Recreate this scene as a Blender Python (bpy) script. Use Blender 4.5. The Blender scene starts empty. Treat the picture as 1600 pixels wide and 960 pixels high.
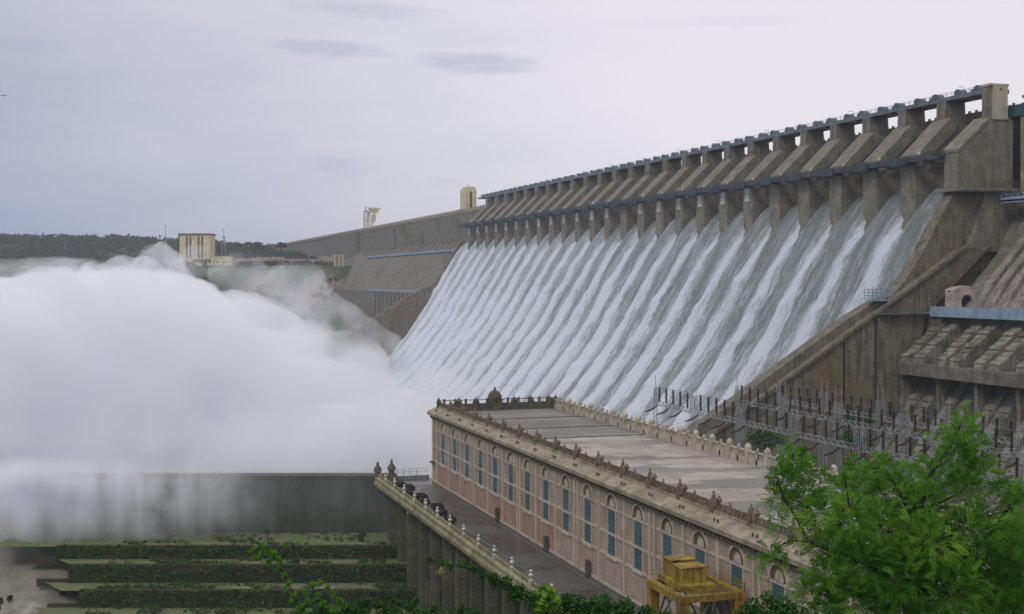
import bpy, bmesh, math, random
import numpy as np
from math import sin, cos, tan, atan2, sqrt, pi, radians as R
from mathutils import Vector, Matrix, noise as mn
random.seed(7); rng = np.random.default_rng(7)
SC = bpy.context.scene
COL = SC.collection

# ------------------------------------------------------------------ camera
# world frame: X = upstream, Y = along the dam towards its far end, Z up, heights counted from the camera
F = 2000.0; TH = 0.31197; D0 = 211.122; S0 = -280.83
RT = Vector((cos(TH), -sin(TH), 0)); FW = Vector((sin(TH), cos(TH), 0)); CAM = Vector((-D0, S0, 0))
cam = bpy.data.cameras.new('camera'); camo = bpy.data.objects.new('camera', cam); COL.objects.link(camo)
cam.sensor_width = 36; cam.lens = 36 * F / 1600; cam.shift_y = -44 / 1600
cam.clip_start = 0.5; cam.clip_end = 20000
camo.location = CAM; camo.rotation_euler = (pi / 2, 0, -TH); SC.camera = camo

# ------------------------------------------------------------------ light
SC.view_settings.view_transform = 'Standard'; SC.view_settings.look = 'None'
SC.view_settings.exposure = 0.0; SC.view_settings.gamma = 1; SC.view_settings.use_curve_mapping = False
SC.cycles.use_denoising = True
SC.cycles.max_bounces = 26; SC.cycles.diffuse_bounces = 3; SC.cycles.glossy_bounces = 2
SC.cycles.volume_bounces = 24; SC.cycles.transparent_max_bounces = 12
SC.cycles.volume_step_rate = 1.6; SC.cycles.volume_max_steps = 96
SUN_EL, SUN_AZ = R(46), R(238)        # azimuth measured from +Y towards +X
sun = bpy.data.lights.new('sun', 'SUN'); suno = bpy.data.objects.new('sun', sun); COL.objects.link(suno)
sun.energy = 1.15; sun.angle = R(18); sun.color = (1, .96, .84)
sd = Vector((sin(SUN_AZ) * cos(SUN_EL), cos(SUN_AZ) * cos(SUN_EL), sin(SUN_EL)))
suno.rotation_euler = sd.to_track_quat('Z', 'Y').to_euler()

def N(nt, t, **kw):
    n = nt.nodes.new(t)
    for k, v in kw.items():
        if k == 'inp':
            for a, b in v.items(): n.inputs[a].default_value = b
        else: setattr(n, k, v)
    return n
def math_(nt, op, a, b=None, c=None, clamp=False):
    n = nt.nodes.new('ShaderNodeMath'); n.operation = op; n.use_clamp = clamp
    for i, v in enumerate((a, b, c)):
        if v is None: continue
        if isinstance(v, (int, float)): n.inputs[i].default_value = v
        else: nt.links.new(v, n.inputs[i])
    return n.outputs[0]
def mixc(nt, fac, a, b, mode='MIX'):
    n = nt.nodes.new('ShaderNodeMix'); n.data_type = 'RGBA'; n.blend_type = mode
    for s, v in ((n.inputs[0], fac), (n.inputs[6], a), (n.inputs[7], b)):
        if isinstance(v, (int, float)): s.default_value = v
        elif isinstance(v, tuple): s.default_value = (*v[:3], 1)
        else: nt.links.new(v, s)
    return n.outputs[2]
def ramp(nt, v, lo, hi, a=0.0, b=1.0, smooth=True):
    n = nt.nodes.new('ShaderNodeMapRange'); n.clamp = True
    n.interpolation_type = 'SMOOTHSTEP' if smooth else 'LINEAR'
    nt.links.new(v, n.inputs[0])
    for i, x in enumerate((lo, hi, a, b)): n.inputs[i + 1].default_value = x
    return n.outputs[0]

world = bpy.data.worlds.new('World'); SC.world = world; world.use_nodes = True
nt = world.node_tree; nt.nodes.clear()
WS = 0.1
sky = N(nt, 'ShaderNodeTexSky', sky_type='NISHITA', sun_disc=False, sun_elevation=SUN_EL, sun_rotation=SUN_AZ)
tc = N(nt, 'ShaderNodeTexCoord'); DIRV = tc.outputs['Generated']
def vdot(vec, d):
    n = N(nt, 'ShaderNodeVectorMath', operation='DOT_PRODUCT'); nt.links.new(vec, n.inputs[0]); n.inputs[1].default_value = d
    return n.outputs['Value']
# cloud deck: brighter towards the right and up, thin blue-grey to the left
az = vdot(DIRV, tuple(RT)); up = vdot(DIRV, (0, 0, 1)); fwd = vdot(DIRV, tuple(FW))
mp = N(nt, 'ShaderNodeMapping'); nt.links.new(DIRV, mp.inputs[0]); mp.inputs['Scale'].default_value = (2.2, 2.2, 9)
n1 = N(nt, 'ShaderNodeTexNoise', inp={'Scale': 1.6, 'Detail': 5, 'Roughness': .55}); nt.links.new(mp.outputs[0], n1.inputs['Vector'])
nz = math_(nt, 'MULTIPLY', math_(nt, 'SUBTRACT', n1.outputs[0], .5), .34)
br = math_(nt, 'ADD', math_(nt, 'MULTIPLY', az, 1.0), math_(nt, 'MULTIPLY', up, 1.15))
br = math_(nt, 'ADD', br, nz)
tb = ramp(nt, br, -.54, .31, smooth=False)
cr = N(nt, 'ShaderNodeValToRGB'); nt.links.new(tb, cr.inputs[0])
els = cr.color_ramp.elements
els[0].position = 0; els[0].color = (.19, .27, .43, 1)
els[1].position = 1; els[1].color = (.85, .81, .865, 1)
for p, c in ((.25, (.35, .40, .55, 1)), (.42, (.48, .50, .62, 1)), (.62, (.64, .635, .72, 1)), (.8, (.76, .74, .81, 1))):
    e = els.new(p); e.color = c
cl = cr.outputs[0]
# small lens clouds, each a dark streak at its own direction
def direc(px, py):
    v = FW + RT * ((px - 800) / F) + Vector((0, 0, (436 - py) / F)); return v.normalized()
n2 = N(nt, 'ShaderNodeTexNoise', inp={'Scale': 22, 'Detail': 4, 'Roughness': .6}); nt.links.new(mp.outputs[0], n2.inputs['Vector'])
wob = math_(nt, 'MULTIPLY', math_(nt, 'SUBTRACT', n2.outputs[0], .5), 2.6)
acc = None
for px, py, w, h, st in ((515, 76, 92, 13, .8), (745, 99, 105, 16, .85), (15, 70, 80, 16, .6), (222, 165, 40, 6, .4),
                         (530, 262, 45, 17, .55), (560, 14, 120, 15, .55), (1120, 35, 160, 9, .2), (700, 285, 30, 8, .3)):
    c = direc(px, py)
    hx = math_(nt, 'DIVIDE', math_(nt, 'SUBTRACT', az, RT.dot(c)), w / F)
    hy = math_(nt, 'DIVIDE', math_(nt, 'SUBTRACT', up, c.z), h / F)
    hy = math_(nt, 'ADD', hy, math_(nt, 'MULTIPLY', hx, .25))
    r2 = math_(nt, 'ADD', math_(nt, 'MULTIPLY', hx, hx), math_(nt, 'MULTIPLY', hy, hy))
    r2 = math_(nt, 'ADD', r2, wob)
    g = ramp(nt, r2, 1.5, -.2, 0, st)
    g = math_(nt, 'MULTIPLY', g, math_(nt, 'GREATER_THAN', fwd, 0))
    acc = g if acc is None else math_(nt, 'MAXIMUM', acc, g)
cl = mixc(nt, math_(nt, 'MULTIPLY', acc, .52), cl, (.40, .42, .56))
v10 = N(nt, 'ShaderNodeVectorMath', operation='SCALE'); nt.links.new(cl, v10.inputs[0]); v10.inputs['Scale'].default_value = 1 / WS
mx = mixc(nt, .94, sky.outputs[0], v10.outputs[0])
bg = N(nt, 'ShaderNodeBackground'); nt.links.new(mx, bg.inputs[0]); bg.inputs[1].default_value = WS
out = N(nt, 'ShaderNodeOutputWorld'); nt.links.new(bg.outputs[0], out.inputs[0])

# ------------------------------------------------------------------ coordinate helpers
def W(d, s, z): return Vector((-d, s, z))                       # d = downstream of the pier noses, s = along the dam
def C(cx, cy, z=0): return CAM + RT * cx + FW * cy + Vector((0, 0, z))
def PX(px, py, cy): return C((px - 800) / F * cy, cy, (436 - py) / F * cy)
def PZ(px, py, z):
    cy = -z * F / (py - 436); return C((px - 800) / F * cy, cy, z)

# ------------------------------------------------------------------ mesh builder
class MB:
    def __init__(s): s.v = []; s.f = []; s.m = []; s.cur = 0
    def add(s, vs, fs):
        o = len(s.v); s.v += [tuple(v) for v in vs]; s.f += [tuple(i + o for i in f) for f in fs]; s.m += [s.cur] * len(fs)
        return s
    def box(s, a, b):
        x0, y0, z0 = a; x1, y1, z1 = b
        x0, x1 = sorted((x0, x1)); y0, y1 = sorted((y0, y1)); z0, z1 = sorted((z0, z1))
        return s.add([(x0,y0,z0),(x1,y0,z0),(x1,y1,z0),(x0,y1,z0),(x0,y0,z1),(x1,y0,z1),(x1,y1,z1),(x0,y1,z1)],
              [(0,3,2,1),(4,5,6,7),(0,1,5,4),(1,2,6,5),(2,3,7,6),(3,0,4,7)])
    def dbox(s, d0, d1, s0, s1, z0, z1): return s.box((-d0, s0, z0), (-d1, s1, z1))
    def prism(s, prof, s0, s1, f=W):         # profile of (d,z) extruded along the dam
        n = len(prof); a = 0
        for i in range(n): a += prof[i][0] * prof[(i+1) % n][1] - prof[(i+1) % n][0] * prof[i][1]
        if a < 0: prof = prof[::-1]
        if s0 > s1: s0, s1 = s1, s0
        vs = [f(d, s0, z) for d, z in prof] + [f(d, s1, z) for d, z in prof]
        fs = [tuple(range(n))[::-1], tuple(range(n, 2*n))]
        for i in range(n): j = (i+1) % n; fs.append((i, j, j+n, i+n))
        return s.add(vs, fs)
    def bar(s, p, q, w, h=None):
        p = Vector(p); q = Vector(q); t = (q - p)
        if t.length < 1e-6: return s
        t.normalize(); h = h or w
        a = t.cross(Vector((0,0,1)))
        if a.length < .01: a = Vector((1,0,0))
        a.normalize(); b = a.cross(t).normalized()
        vs = []
        for c in (p, q):
            for i, j in ((-1,-1),(1,-1),(1,1),(-1,1)): vs.append(c + a*(i*w/2) + b*(j*h/2))
        return s.add(vs, [(0,1,2,3),(7,6,5,4),(0,4,5,1),(1,5,6,2),(2,6,7,3),(3,7,4,0)])
    def tube(s, pts, rs, n=6):
        pts = [Vector(p) for p in pts]
        if isinstance(rs, (int, float)): rs = [rs] * len(pts)
        vs = []
        ref = Vector((.3,.2,1)).normalized()
        for i, p in enumerate(pts):
            t = (pts[min(i+1, len(pts)-1)] - pts[max(i-1, 0)]).normalized()
            a = t.cross(ref)
            if a.length < .05: a = t.cross(Vector((1,0,0)))
            a.normalize(); b = t.cross(a)
            for k in range(n): an = 2*pi*k/n; vs.append(p + (a*cos(an) + b*sin(an)) * rs[i])
        fs = []
        for i in range(len(pts)-1):
            for k in range(n): fs.append((i*n+k, i*n+(k+1)%n, (i+1)*n+(k+1)%n, (i+1)*n+k))
        fs += [tuple(range(n))[::-1], tuple(range((len(pts)-1)*n, len(pts)*n))]
        return s.add(vs, fs)
    def lathe(s, c, prof, n=12):
        c = Vector(c); vs = []; fs = []
        for r, z in prof:
            for k in range(n): vs.append(c + Vector((r*cos(2*pi*k/n), r*sin(2*pi*k/n), z)))
        m = len(prof)
        for i in range(m-1):
            for k in range(n): fs.append((i*n+k, i*n+(k+1)%n, (i+1)*n+(k+1)%n, (i+1)*n+k))
        fs += [tuple(range(n))[::-1], tuple(range((m-1)*n, m*n))]
        return s.add(vs, fs)
    def build(s, name, mat, parent=None, smooth=False):
        me = bpy.data.meshes.new(name); me.from_pydata(s.v, [], s.f)
        for m in (mat if isinstance(mat, (list, tuple)) else [mat]): me.materials.append(m)
        if any(s.m): me.polygons.foreach_set('material_index', s.m)
        if smooth: me.polygons.foreach_set('use_smooth', [True]*len(s.f))
        me.update()
        o = bpy.data.objects.new(name, me); COL.objects.link(o)
        if parent: o.parent = parent; o.matrix_parent_inverse = parent.matrix_basis.inverted()
        return o
def npmesh(name, V, Fq, mat, parent=None, smooth=False):
    me = bpy.data.meshes.new(name); V = np.asarray(V, np.float32); Fq = np.asarray(Fq, np.int32)
    k = Fq.shape[1]
    me.vertices.add(len(V)); me.vertices.foreach_set('co', V.ravel())
    me.loops.add(Fq.size); me.loops.foreach_set('vertex_index', Fq.ravel())
    me.polygons.add(len(Fq)); me.polygons.foreach_set('loop_start', np.arange(0, Fq.size, k, dtype=np.int32))
    if smooth: me.polygons.foreach_set('use_smooth', np.ones(len(Fq), bool))
    me.update(calc_edges=True)
    me.materials.append(mat)
    o = bpy.data.objects.new(name, me); COL.objects.link(o)
    if parent: o.parent = parent; o.matrix_parent_inverse = parent.matrix_basis.inverted()
    return o
def empty(name, loc, label, cat, group=None):
    o = bpy.data.objects.new(name, None); COL.objects.link(o); o.location = loc; o.empty_display_size = .5
    o['label'] = label; o['category'] = cat
    if group: o['group'] = group
    return o
def tag(o, label, cat, group=None):
    o['label'] = label; o['category'] = cat
    if group: o['group'] = group
    return o
def kind(o, k, label=None):
    o['kind'] = k
    if label: o['label'] = label
    return o
def copy_part(o, parent, off=(0,0,0)):
    inv = o.matrix_parent_inverse.copy()
    c = o.copy(); COL.objects.link(c); c.parent = parent; c.matrix_parent_inverse = inv
    c.location = Vector(o.location) + Vector(off)
    for ch in list(o.children): copy_part(ch, c)
    return c
def copy_thing(o, loc, label=None):
    c = o.copy(); COL.objects.link(c); c.location = loc
    if label: c['label'] = label
    for ch in list(o.children): copy_part(ch, c)
    return c

# ------------------------------------------------------------------ materials
def mat(name, col, rough=.85, spec=.3, var=.0, col2=None, sc=1.0, streak=0.0, lines=0.0, blot=None, blots=.06, bump=0.0, metal=0, lowdark=None):
    """weathered surface: two tones mixed by noise, rain streaks, lift lines, blotches with shapes of their own"""
    m = bpy.data.materials.new(name); m.use_nodes = True; nt = m.node_tree
    b = nt.nodes['Principled BSDF']; b.inputs['Roughness'].default_value = rough
    b.inputs['Specular IOR Level'].default_value = spec; b.inputs['Metallic'].default_value = metal
    g = N(nt, 'ShaderNodeNewGeometry'); P = g.outputs['Position']
    def noise(scale, det=5, vec=(1,1,1), rough=.6):
        mp = N(nt, 'ShaderNodeMapping'); nt.links.new(P, mp.inputs[0]); mp.inputs['Scale'].default_value = vec
        n = N(nt, 'ShaderNodeTexNoise', inp={'Scale': scale, 'Detail': det, 'Roughness': rough}); nt.links.new(mp.outputs[0], n.inputs['Vector'])
        return n.outputs[0]
    c = col
    c2 = col2 or tuple(x * .6 for x in col)
    n1 = noise(.35 * sc)
    c = mixc(nt, ramp(nt, n1, .35, .68), col, c2)
    if streak:
        n2 = noise(1.0 * sc, 4, (1, 1, .07))
        c = mixc(nt, math_(nt, 'MULTIPLY', ramp(nt, n2, .48, .68), streak), c, tuple(x * .3 for x in col))
        n3 = noise(.8 * sc, 3, (1.3, 1.3, .05))
        c = mixc(nt, math_(nt, 'MULTIPLY', ramp(nt, n3, .58, .74), streak * .45), c, tuple(min(.8, x * 1.8) for x in col))
    if lines:
        sp = N(nt, 'ShaderNodeSeparateXYZ'); nt.links.new(P, sp.inputs[0])
        fr = math_(nt, 'FRACT', math_(nt, 'DIVIDE', sp.outputs[2], lines))
        ln = math_(nt, 'MULTIPLY', math_(nt, 'LESS_THAN', fr, .09), ramp(nt, noise(.5, 3), .38, .62, 0, .55))
        c = mixc(nt, ln, c, tuple(x * .4 for x in col))
    if blot:
        n4 = noise(blots, 5, (1,1,1), .65)
        c = mixc(nt, ramp(nt, n4, .5, .66, 0, .9), c, blot)
    if var:
        n5 = noise(3.0 * sc, 3)
        c = mixc(nt, var, c, n5, 'OVERLAY')
    if isinstance(c, tuple): b.inputs['Base Color'].default_value = (*c, 1)
    else: nt.links.new(c, b.inputs['Base Color'])
    if bump:
        bn = N(nt, 'ShaderNodeBump', inp={'Strength': bump, 'Distance': .3}); nt.links.new(noise(1.2 * sc, 5), bn.inputs['Height'])
        nt.links.new(bn.outputs[0], b.inputs['Normal'])
    return m
M = {}
M['concrete'] = mat('dam_concrete', (.225, .212, .175), streak=.55, lines=1.5, var=.35, blot=(.15, .125, .085), blots=.05, bump=.3)
M['pier'] = mat('pier_concrete', (.225, .213, .175), streak=.4, lines=1.5, var=.35, blot=(.17, .15, .12), blots=.09, bump=.2)
M['masonry'] = mat('dam_masonry', (.205, .19, .16), streak=.75, lines=1.2, var=.5, blot=(.10, .10, .065), blots=.045, bump=.5)
M['wall'] = mat('training_wall_concrete', (.195, .178, .135), streak=.8, lines=1.5, var=.4, blot=(.15, .115, .06), blots=.05, bump=.4)
M['mossy'] = mat('mossy_concrete', (.15, .15, .11), streak=.6, lines=1.2, var=.5, blot=(.07, .085, .04), blots=.12, bump=.6)
M['buttress'] = mat('stained_buttress', (.26, .25, .21), streak=.6, lines=1.2, var=.5, col2=(.13,.12,.095), blot=(.08, .085, .055), blots=.15, bump=.6)
M['lightcon'] = mat('pale_concrete', (.42, .38, .31), streak=.4, var=.3, col2=(.33, .29, .23))
M['ribs'] = mat('rib_concrete', (.28, .262, .23), streak=.7, lines=1.2, var=.5, col2=(.18, .155, .14), blot=(.12, .12, .08), blots=.07, bump=.4)
M['cream'] = mat('cream_paint', (.66, .61, .42), streak=.3, var=.2, col2=(.5, .45, .31))
M['steel'] = mat('grey_steel', (.16, .18, .21), rough=.6, var=.3, col2=(.1, .12, .14))
M['blue'] = mat('blue_grey_paint', (.05, .066, .085), rough=.6, var=.3, col2=(.03, .04, .05))
M['rail'] = mat('pale_blue_rail_paint', (.30, .38, .47), rough=.6, var=.3, col2=(.2, .27, .35))
M['gate'] = mat('gate_steel', (.045, .06, .06), rough=.6, var=.3, streak=.5)
M['white'] = mat('white_paint', (.66, .64, .6), streak=.5, var=.3, col2=(.45, .43, .4))
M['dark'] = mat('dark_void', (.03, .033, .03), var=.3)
M['galv'] = mat('galvanised_steel', (.30, .32, .34), rough=.6, var=.2)
M['insul'] = mat('brown_insulator', (.035, .028, .025), rough=.4)
M['yellow'] = mat('yellow_crane_paint', (.34, .24, .035), rough=.65, streak=.8, var=.5, col2=(.26, .165, .025), blot=(.14, .075, .02), blots=.8)
M['pink'] = mat('pink_plaster', (.38, .305, .255), streak=.35, var=.35, col2=(.31, .24, .2), blot=(.24, .195, .16), blots=.12)
M['brick'] = mat('red_panel_plaster', (.28, .175, .135), streak=.3, var=.4, col2=(.34, .24, .2))
M['greyp'] = mat('grey_weathered_plaster', (.27, .25, .235), streak=.4, var=.4, col2=(.22, .2, .185))
M['band'] = mat('cream_band', (.50, .44, .36), streak=.3, var=.2, col2=(.4, .34, .27))
M['cornice'] = mat('cornice_plaster', (.34, .30, .23), streak=.5, var=.4, col2=(.22, .19, .14), blot=(.2, .17, .12), blots=.3)
M['finial'] = mat('weathered_finial', (.19, .155, .11), var=.4, sc=4, col2=(.075, .065, .045))
M['darkstone'] = mat('blackened_plaster', (.11, .1, .07), var=.5, sc=3, col2=(.06, .055, .04))
M['fascia'] = mat('mossy_fascia', (.31, .28, .17), streak=.6, var=.4, col2=(.19, .18, .10), blot=(.12, .12, .06), blots=.25)
M['balu'] = mat('parapet_plaster', (.47, .43, .36), var=.4, sc=2, col2=(.3, .27, .21))
M['niche'] = mat('brown_niche', (.15, .105, .065), var=.3)
M['glassf'] = mat('teal_window_frame', (.08, .16, .18), rough=.5)
M['bark'] = mat('bark', (.028, .022, .016), var=.3, sc=8, col2=(.015,.012,.01))
M['bank'] = mat('bank_rock', (.30, .235, .19), var=.5, col2=(.2, .17, .12), blot=(.06, .09, .035), blots=.03, bump=.5)
M['urn'] = mat('white_ornament', (.6, .58, .5), var=.3, sc=4)
M['boat'] = mat('black_vehicle', (.02, .02, .022), rough=.5)

def glass_mat():
    m = bpy.data.materials.new('blue_window_glass'); m.use_nodes = True; nt = m.node_tree; b = nt.nodes['Principled BSDF']
    g = N(nt, 'ShaderNodeNewGeometry')
    v = N(nt, 'ShaderNodeTexVoronoi', inp={'Scale': .9}); nt.links.new(g.outputs['Position'], v.inputs['Vector'])
    c = mixc(nt, ramp(nt, v.outputs['Color'], .2, .9), (.045, .10, .125), (.09, .155, .18))
    nt.links.new(c, b.inputs['Base Color']); b.inputs['Roughness'].default_value = .25
    return m
M['glass'] = glass_mat()

def roof_mat():
    m = bpy.data.materials.new('roof_screed'); m.use_nodes = True; nt = m.node_tree; b = nt.nodes['Principled BSDF']
    g = N(nt, 'ShaderNodeNewGeometry'); P = g.outputs['Position']
    def noise(sc, vec=(1,1,1), det=6, ro=.6):
        mp = N(nt, 'ShaderNodeMapping'); nt.links.new(P, mp.inputs[0]); mp.inputs['Scale'].default_value = vec
        n = N(nt, 'ShaderNodeTexNoise', inp={'Scale': sc, 'Detail': det, 'Roughness': ro}); nt.links.new(mp.outputs[0], n.inputs['Vector']); return n.outputs[0]
    sp = N(nt, 'ShaderNodeSeparateXYZ'); nt.links.new(P, sp.inputs[0])
    # the far third of the roof was laid darker, with straight edges and ragged wet patches
    panel = math_(nt, 'ADD', sp.outputs[1], math_(nt, 'MULTIPLY', noise(.15), 9))
    far = ramp(nt, panel, -42, -38)
    c = mixc(nt, ramp(nt, noise(.11, (1, .8, 1)), .42, .56), (.37, .345, .30), (.28, .255, .22))
    c = mixc(nt, ramp(nt, noise(.5, (1.6, .5, 1)), .52, .62, 0, .5), c, (.2, .18, .155))
    c = mixc(nt, far, c, (.17, .165, .145))
    c = mixc(nt, ramp(nt, noise(.06, (.6, 1.8, 1), 4), .53, .57, 0, .75), c, (.14, .135, .12))
    c = mixc(nt, .35, c, noise(1.5), 'OVERLAY')
    nt.links.new(c, b.inputs['Base Color'])
    nt.links.new(ramp(nt, noise(.08), .4, .6, .45, .9), b.inputs['Roughness'])
    return m
M['roof'] = roof_mat()
def deck_mat():
    m = bpy.data.materials.new('wet_deck_slab'); m.use_nodes = True; nt = m.node_tree; b = nt.nodes['Principled BSDF']
    g = N(nt, 'ShaderNodeNewGeometry'); P = g.outputs['Position']
    n = N(nt, 'ShaderNodeTexNoise', inp={'Scale': .12, 'Detail': 6, 'Roughness': .6}); nt.links.new(P, n.inputs['Vector'])
    n2 = N(nt, 'ShaderNodeTexNoise', inp={'Scale': 1.1, 'Detail': 5}); nt.links.new(P, n2.inputs['Vector'])
    c = mixc(nt, ramp(nt, n.outputs[0], .42, .6), (.048, .045, .036), (.085, .08, .066))
    c = mixc(nt, ramp(nt, n2.outputs[0], .55, .7, 0, .6), c, (.035, .032, .027))
    nt.links.new(c, b.inputs['Base Color']); nt.links.new(ramp(nt, n.outputs[0], .4, .6, .18, .6), b.inputs['Roughness'])
    return m
M['deck'] = deck_mat()

def ground_mat():
    m = bpy.data.materials.new('ground_cover'); m.use_nodes = True; nt = m.node_tree; b = nt.nodes['Principled BSDF']
    b.inputs['Roughness'].default_value = .95; b.inputs['Specular IOR Level'].default_value = .1
    g = N(nt, 'ShaderNodeNewGeometry'); P = g.outputs['Position']
    n = N(nt, 'ShaderNodeTexNoise', inp={'Scale': .012, 'Detail': 9, 'Roughness': .65}); nt.links.new(P, n.inputs['Vector'])
    n2 = N(nt, 'ShaderNodeTexNoise', inp={'Scale': .2, 'Detail': 5}); nt.links.new(P, n2.inputs['Vector'])
    sp = N(nt, 'ShaderNodeSeparateXYZ'); nt.links.new(P, sp.inputs[0])
    nn = N(nt, 'ShaderNodeSeparateXYZ'); nt.links.new(g.outputs['Normal'], nn.inputs[0])
    c = mixc(nt, ramp(nt, n.outputs[0], .40, .50), (.24, .20, .16), (.05, .075, .03))
    c = mixc(nt, ramp(nt, sp.outputs[2], 12, 22), c, (.045, .065, .025))
    c = mixc(nt, .3, c, n2.outputs[0], 'OVERLAY')
    nt.links.new(c, b.inputs['Base Color'])
    return m
M['ground'] = ground_mat()
def lawn_mat():
    m = bpy.data.materials.new('lawn_and_beds'); m.use_nodes = True; nt = m.node_tree; b = nt.nodes['Principled BSDF']
    b.inputs['Roughness'].default_value = .9
    g = N(nt, 'ShaderNodeNewGeometry'); P = g.outputs['Position']
    n = N(nt, 'ShaderNodeTexNoise', inp={'Scale': .13, 'Detail': 6, 'Roughness': .6}); nt.links.new(P, n.inputs['Vector'])
    n2 = N(nt, 'ShaderNodeTexNoise', inp={'Scale': 1.5, 'Detail': 5}); nt.links.new(P, n2.inputs['Vector'])
    c = mixc(nt, ramp(nt, n.outputs[0], .40, .56), (.085, .14, .028), (.125, .135, .07))
    c = mixc(nt, ramp(nt, n2.outputs[0], .52, .7, 0, .7), c, (.05, .065, .025))
    nt.links.new(c, b.inputs['Base Color'])
    return m
M['lawn'] = lawn_mat()
M['paving'] = mat('stained_paving', (.21, .2, .17), var=.4, sc=.6, blot=(.32, .32, .27), blots=.1, col2=(.15, .145, .12), rough=.5)
M['weir'] = mat('wet_weir_wall', (.06, .068, .06), streak=.7, var=.5, rough=.5, col2=(.04, .046, .038), blot=(.03,.035,.025), blots=.1)
M['hedge_shade'] = mat('ivy_and_shade_base', (.03, .032, .016), var=.5, sc=3, col2=(.05, .04, .025))  # ivy wall base, also the painted shade behind the deck columns

def leaf_mat(name, c1, c2, c3, tr=.35):
    m = bpy.data.materials.new(name); m.use_nodes = True; nt = m.node_tree; b = nt.nodes['Principled BSDF']
    g = N(nt, 'ShaderNodeNewGeometry'); P = g.outputs['Position']
    n = N(nt, 'ShaderNodeTexNoise', inp={'Scale': .9, 'Detail': 3}); nt.links.new(P, n.inputs['Vector'])
    c = mixc(nt, g.outputs['Random Per Island'], c1, c2)
    c = mixc(nt, ramp(nt, n.outputs[0], .5, .68), c, c3)
    b.inputs['Roughness'].default_value = .6; b.inputs['Specular IOR Level'].default_value = .25
    nt.links.new(c, b.inputs['Base Color'])
    t = N(nt, 'ShaderNodeBsdfTranslucent'); nt.links.new(c, t.inputs[0])
    mx = N(nt, 'ShaderNodeMixShader'); mx.inputs[0].default_value = tr
    nt.links.new(b.outputs[0], mx.inputs[1]); nt.links.new(t.outputs[0], mx.inputs[2])
    nt.links.new(mx.outputs[0], nt.nodes['Material Output'].inputs[0])
    return m
M['leaf'] = leaf_mat('fresh_leaf', (.075, .20, .02), (.15, .33, .035), (.27, .44, .06), .5)
M['leafd'] = leaf_mat('dark_leaf', (.025, .08, .018), (.045, .12, .025), (.07, .16, .03), .35)
M['leafg'] = leaf_mat('garden_leaf', (.025, .06, .015), (.05, .10, .022), (.09, .15, .03), .3)
M['leaffar'] = leaf_mat('distant_leaf', (.022, .035, .014), (.035, .05, .02), (.05, .065, .02), .2)
M['leafy'] = leaf_mat('yellow_leaf', (.3, .32, .05), (.35, .36, .06), (.3, .3, .05), .4)

# falling water: foam and clear water laid out along the fall with the mesh's own UVs (u = bays, v = metres down the chute)
def water_mat():
    m = bpy.data.materials.new('cascading_water'); m.use_nodes = True; nt = m.node_tree; b = nt.nodes['Principled BSDF']
    uv = N(nt, 'ShaderNodeUVMap', uv_map='UVMap'); sp = N(nt, 'ShaderNodeSeparateXYZ'); nt.links.new(uv.outputs[0], sp.inputs[0])
    u, v = sp.outputs[0], sp.outputs[1]
    def noise(vec, sc=1, det=6, ro=.65):
        mp = N(nt, 'ShaderNodeMapping'); nt.links.new(uv.outputs[0], mp.inputs[0]); mp.inputs['Scale'].default_value = vec
        n = N(nt, 'ShaderNodeTexNoise', inp={'Scale': sc, 'Detail': det, 'Roughness': ro}); nt.links.new(mp.outputs[0], n.inputs['Vector']); return n.outputs[0]
    fine = noise((34, .30, 1), 1, 8, .72); mid = noise((11, .055, 1), 1, 7, .68); big = noise((4.2, .03, 1), 1, 5, .6); surge = noise((1.6, .06, 1), 1, 4, .6)
    fr = math_(nt, 'FRACT', math_(nt, 'ADD', u, math_(nt, 'MULTIPLY', math_(nt, 'SUBTRACT', surge, .5), .06))); dist = math_(nt, 'ABSOLUTE', math_(nt, 'SUBTRACT', fr, .5))
    dpl = math_(nt, 'SUBTRACT', .5, dist)
    wid = math_(nt, 'MULTIPLY', ramp(nt, v, 14, 100, .16, .27, False), ramp(nt, surge, .3, .7, .7, 1.3))
    q = math_(nt, 'DIVIDE', dpl, wid)
    core = math_(nt, 'POWER', 2.718, math_(nt, 'MULTIPLY', math_(nt, 'MULTIPLY', q, q), -1.0))
    core = math_(nt, 'MULTIPLY', core, ramp(nt, v, 12, 17))
    f = math_(nt, 'MULTIPLY', core, .62)
    f = math_(nt, 'ADD', f, math_(nt, 'MULTIPLY', math_(nt, 'SUBTRACT', big, .5), .7))
    f = math_(nt, 'ADD', f, math_(nt, 'MULTIPLY', math_(nt, 'SUBTRACT', mid, .5), 1.45))
    f = math_(nt, 'ADD', f, math_(nt, 'MULTIPLY', math_(nt, 'SUBTRACT', fine, .5), 1.3))
    f = math_(nt, 'ADD', f, ramp(nt, v, 0, 110, .06, .26, False))
    f = math_(nt, 'ADD', f, ramp(nt, u, 5, 24, 0, .26, False))
    foam = ramp(nt, f, .0, .74)
    c = mixc(nt, foam, (.15, .175, .172), (.60, .645, .72))
    c = mixc(nt, ramp(nt, v, 0, 9, .75, 0), c, (.10, .125, .115))
    nt.links.new(c, b.inputs['Base Color'])
    nt.links.new(ramp(nt, foam, 0, 1, .35, .9, False), b.inputs['Roughness'])
    bn = N(nt, 'ShaderNodeBump', inp={'Strength': .8, 'Distance': .7}); nt.links.new(math_(nt, 'ADD', math_(nt, 'MULTIPLY', fine, 1.2), mid), bn.inputs['Height'])
    nt.links.new(bn.outputs[0], b.inputs['Normal'])
    return m
M['water'] = water_mat()
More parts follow.
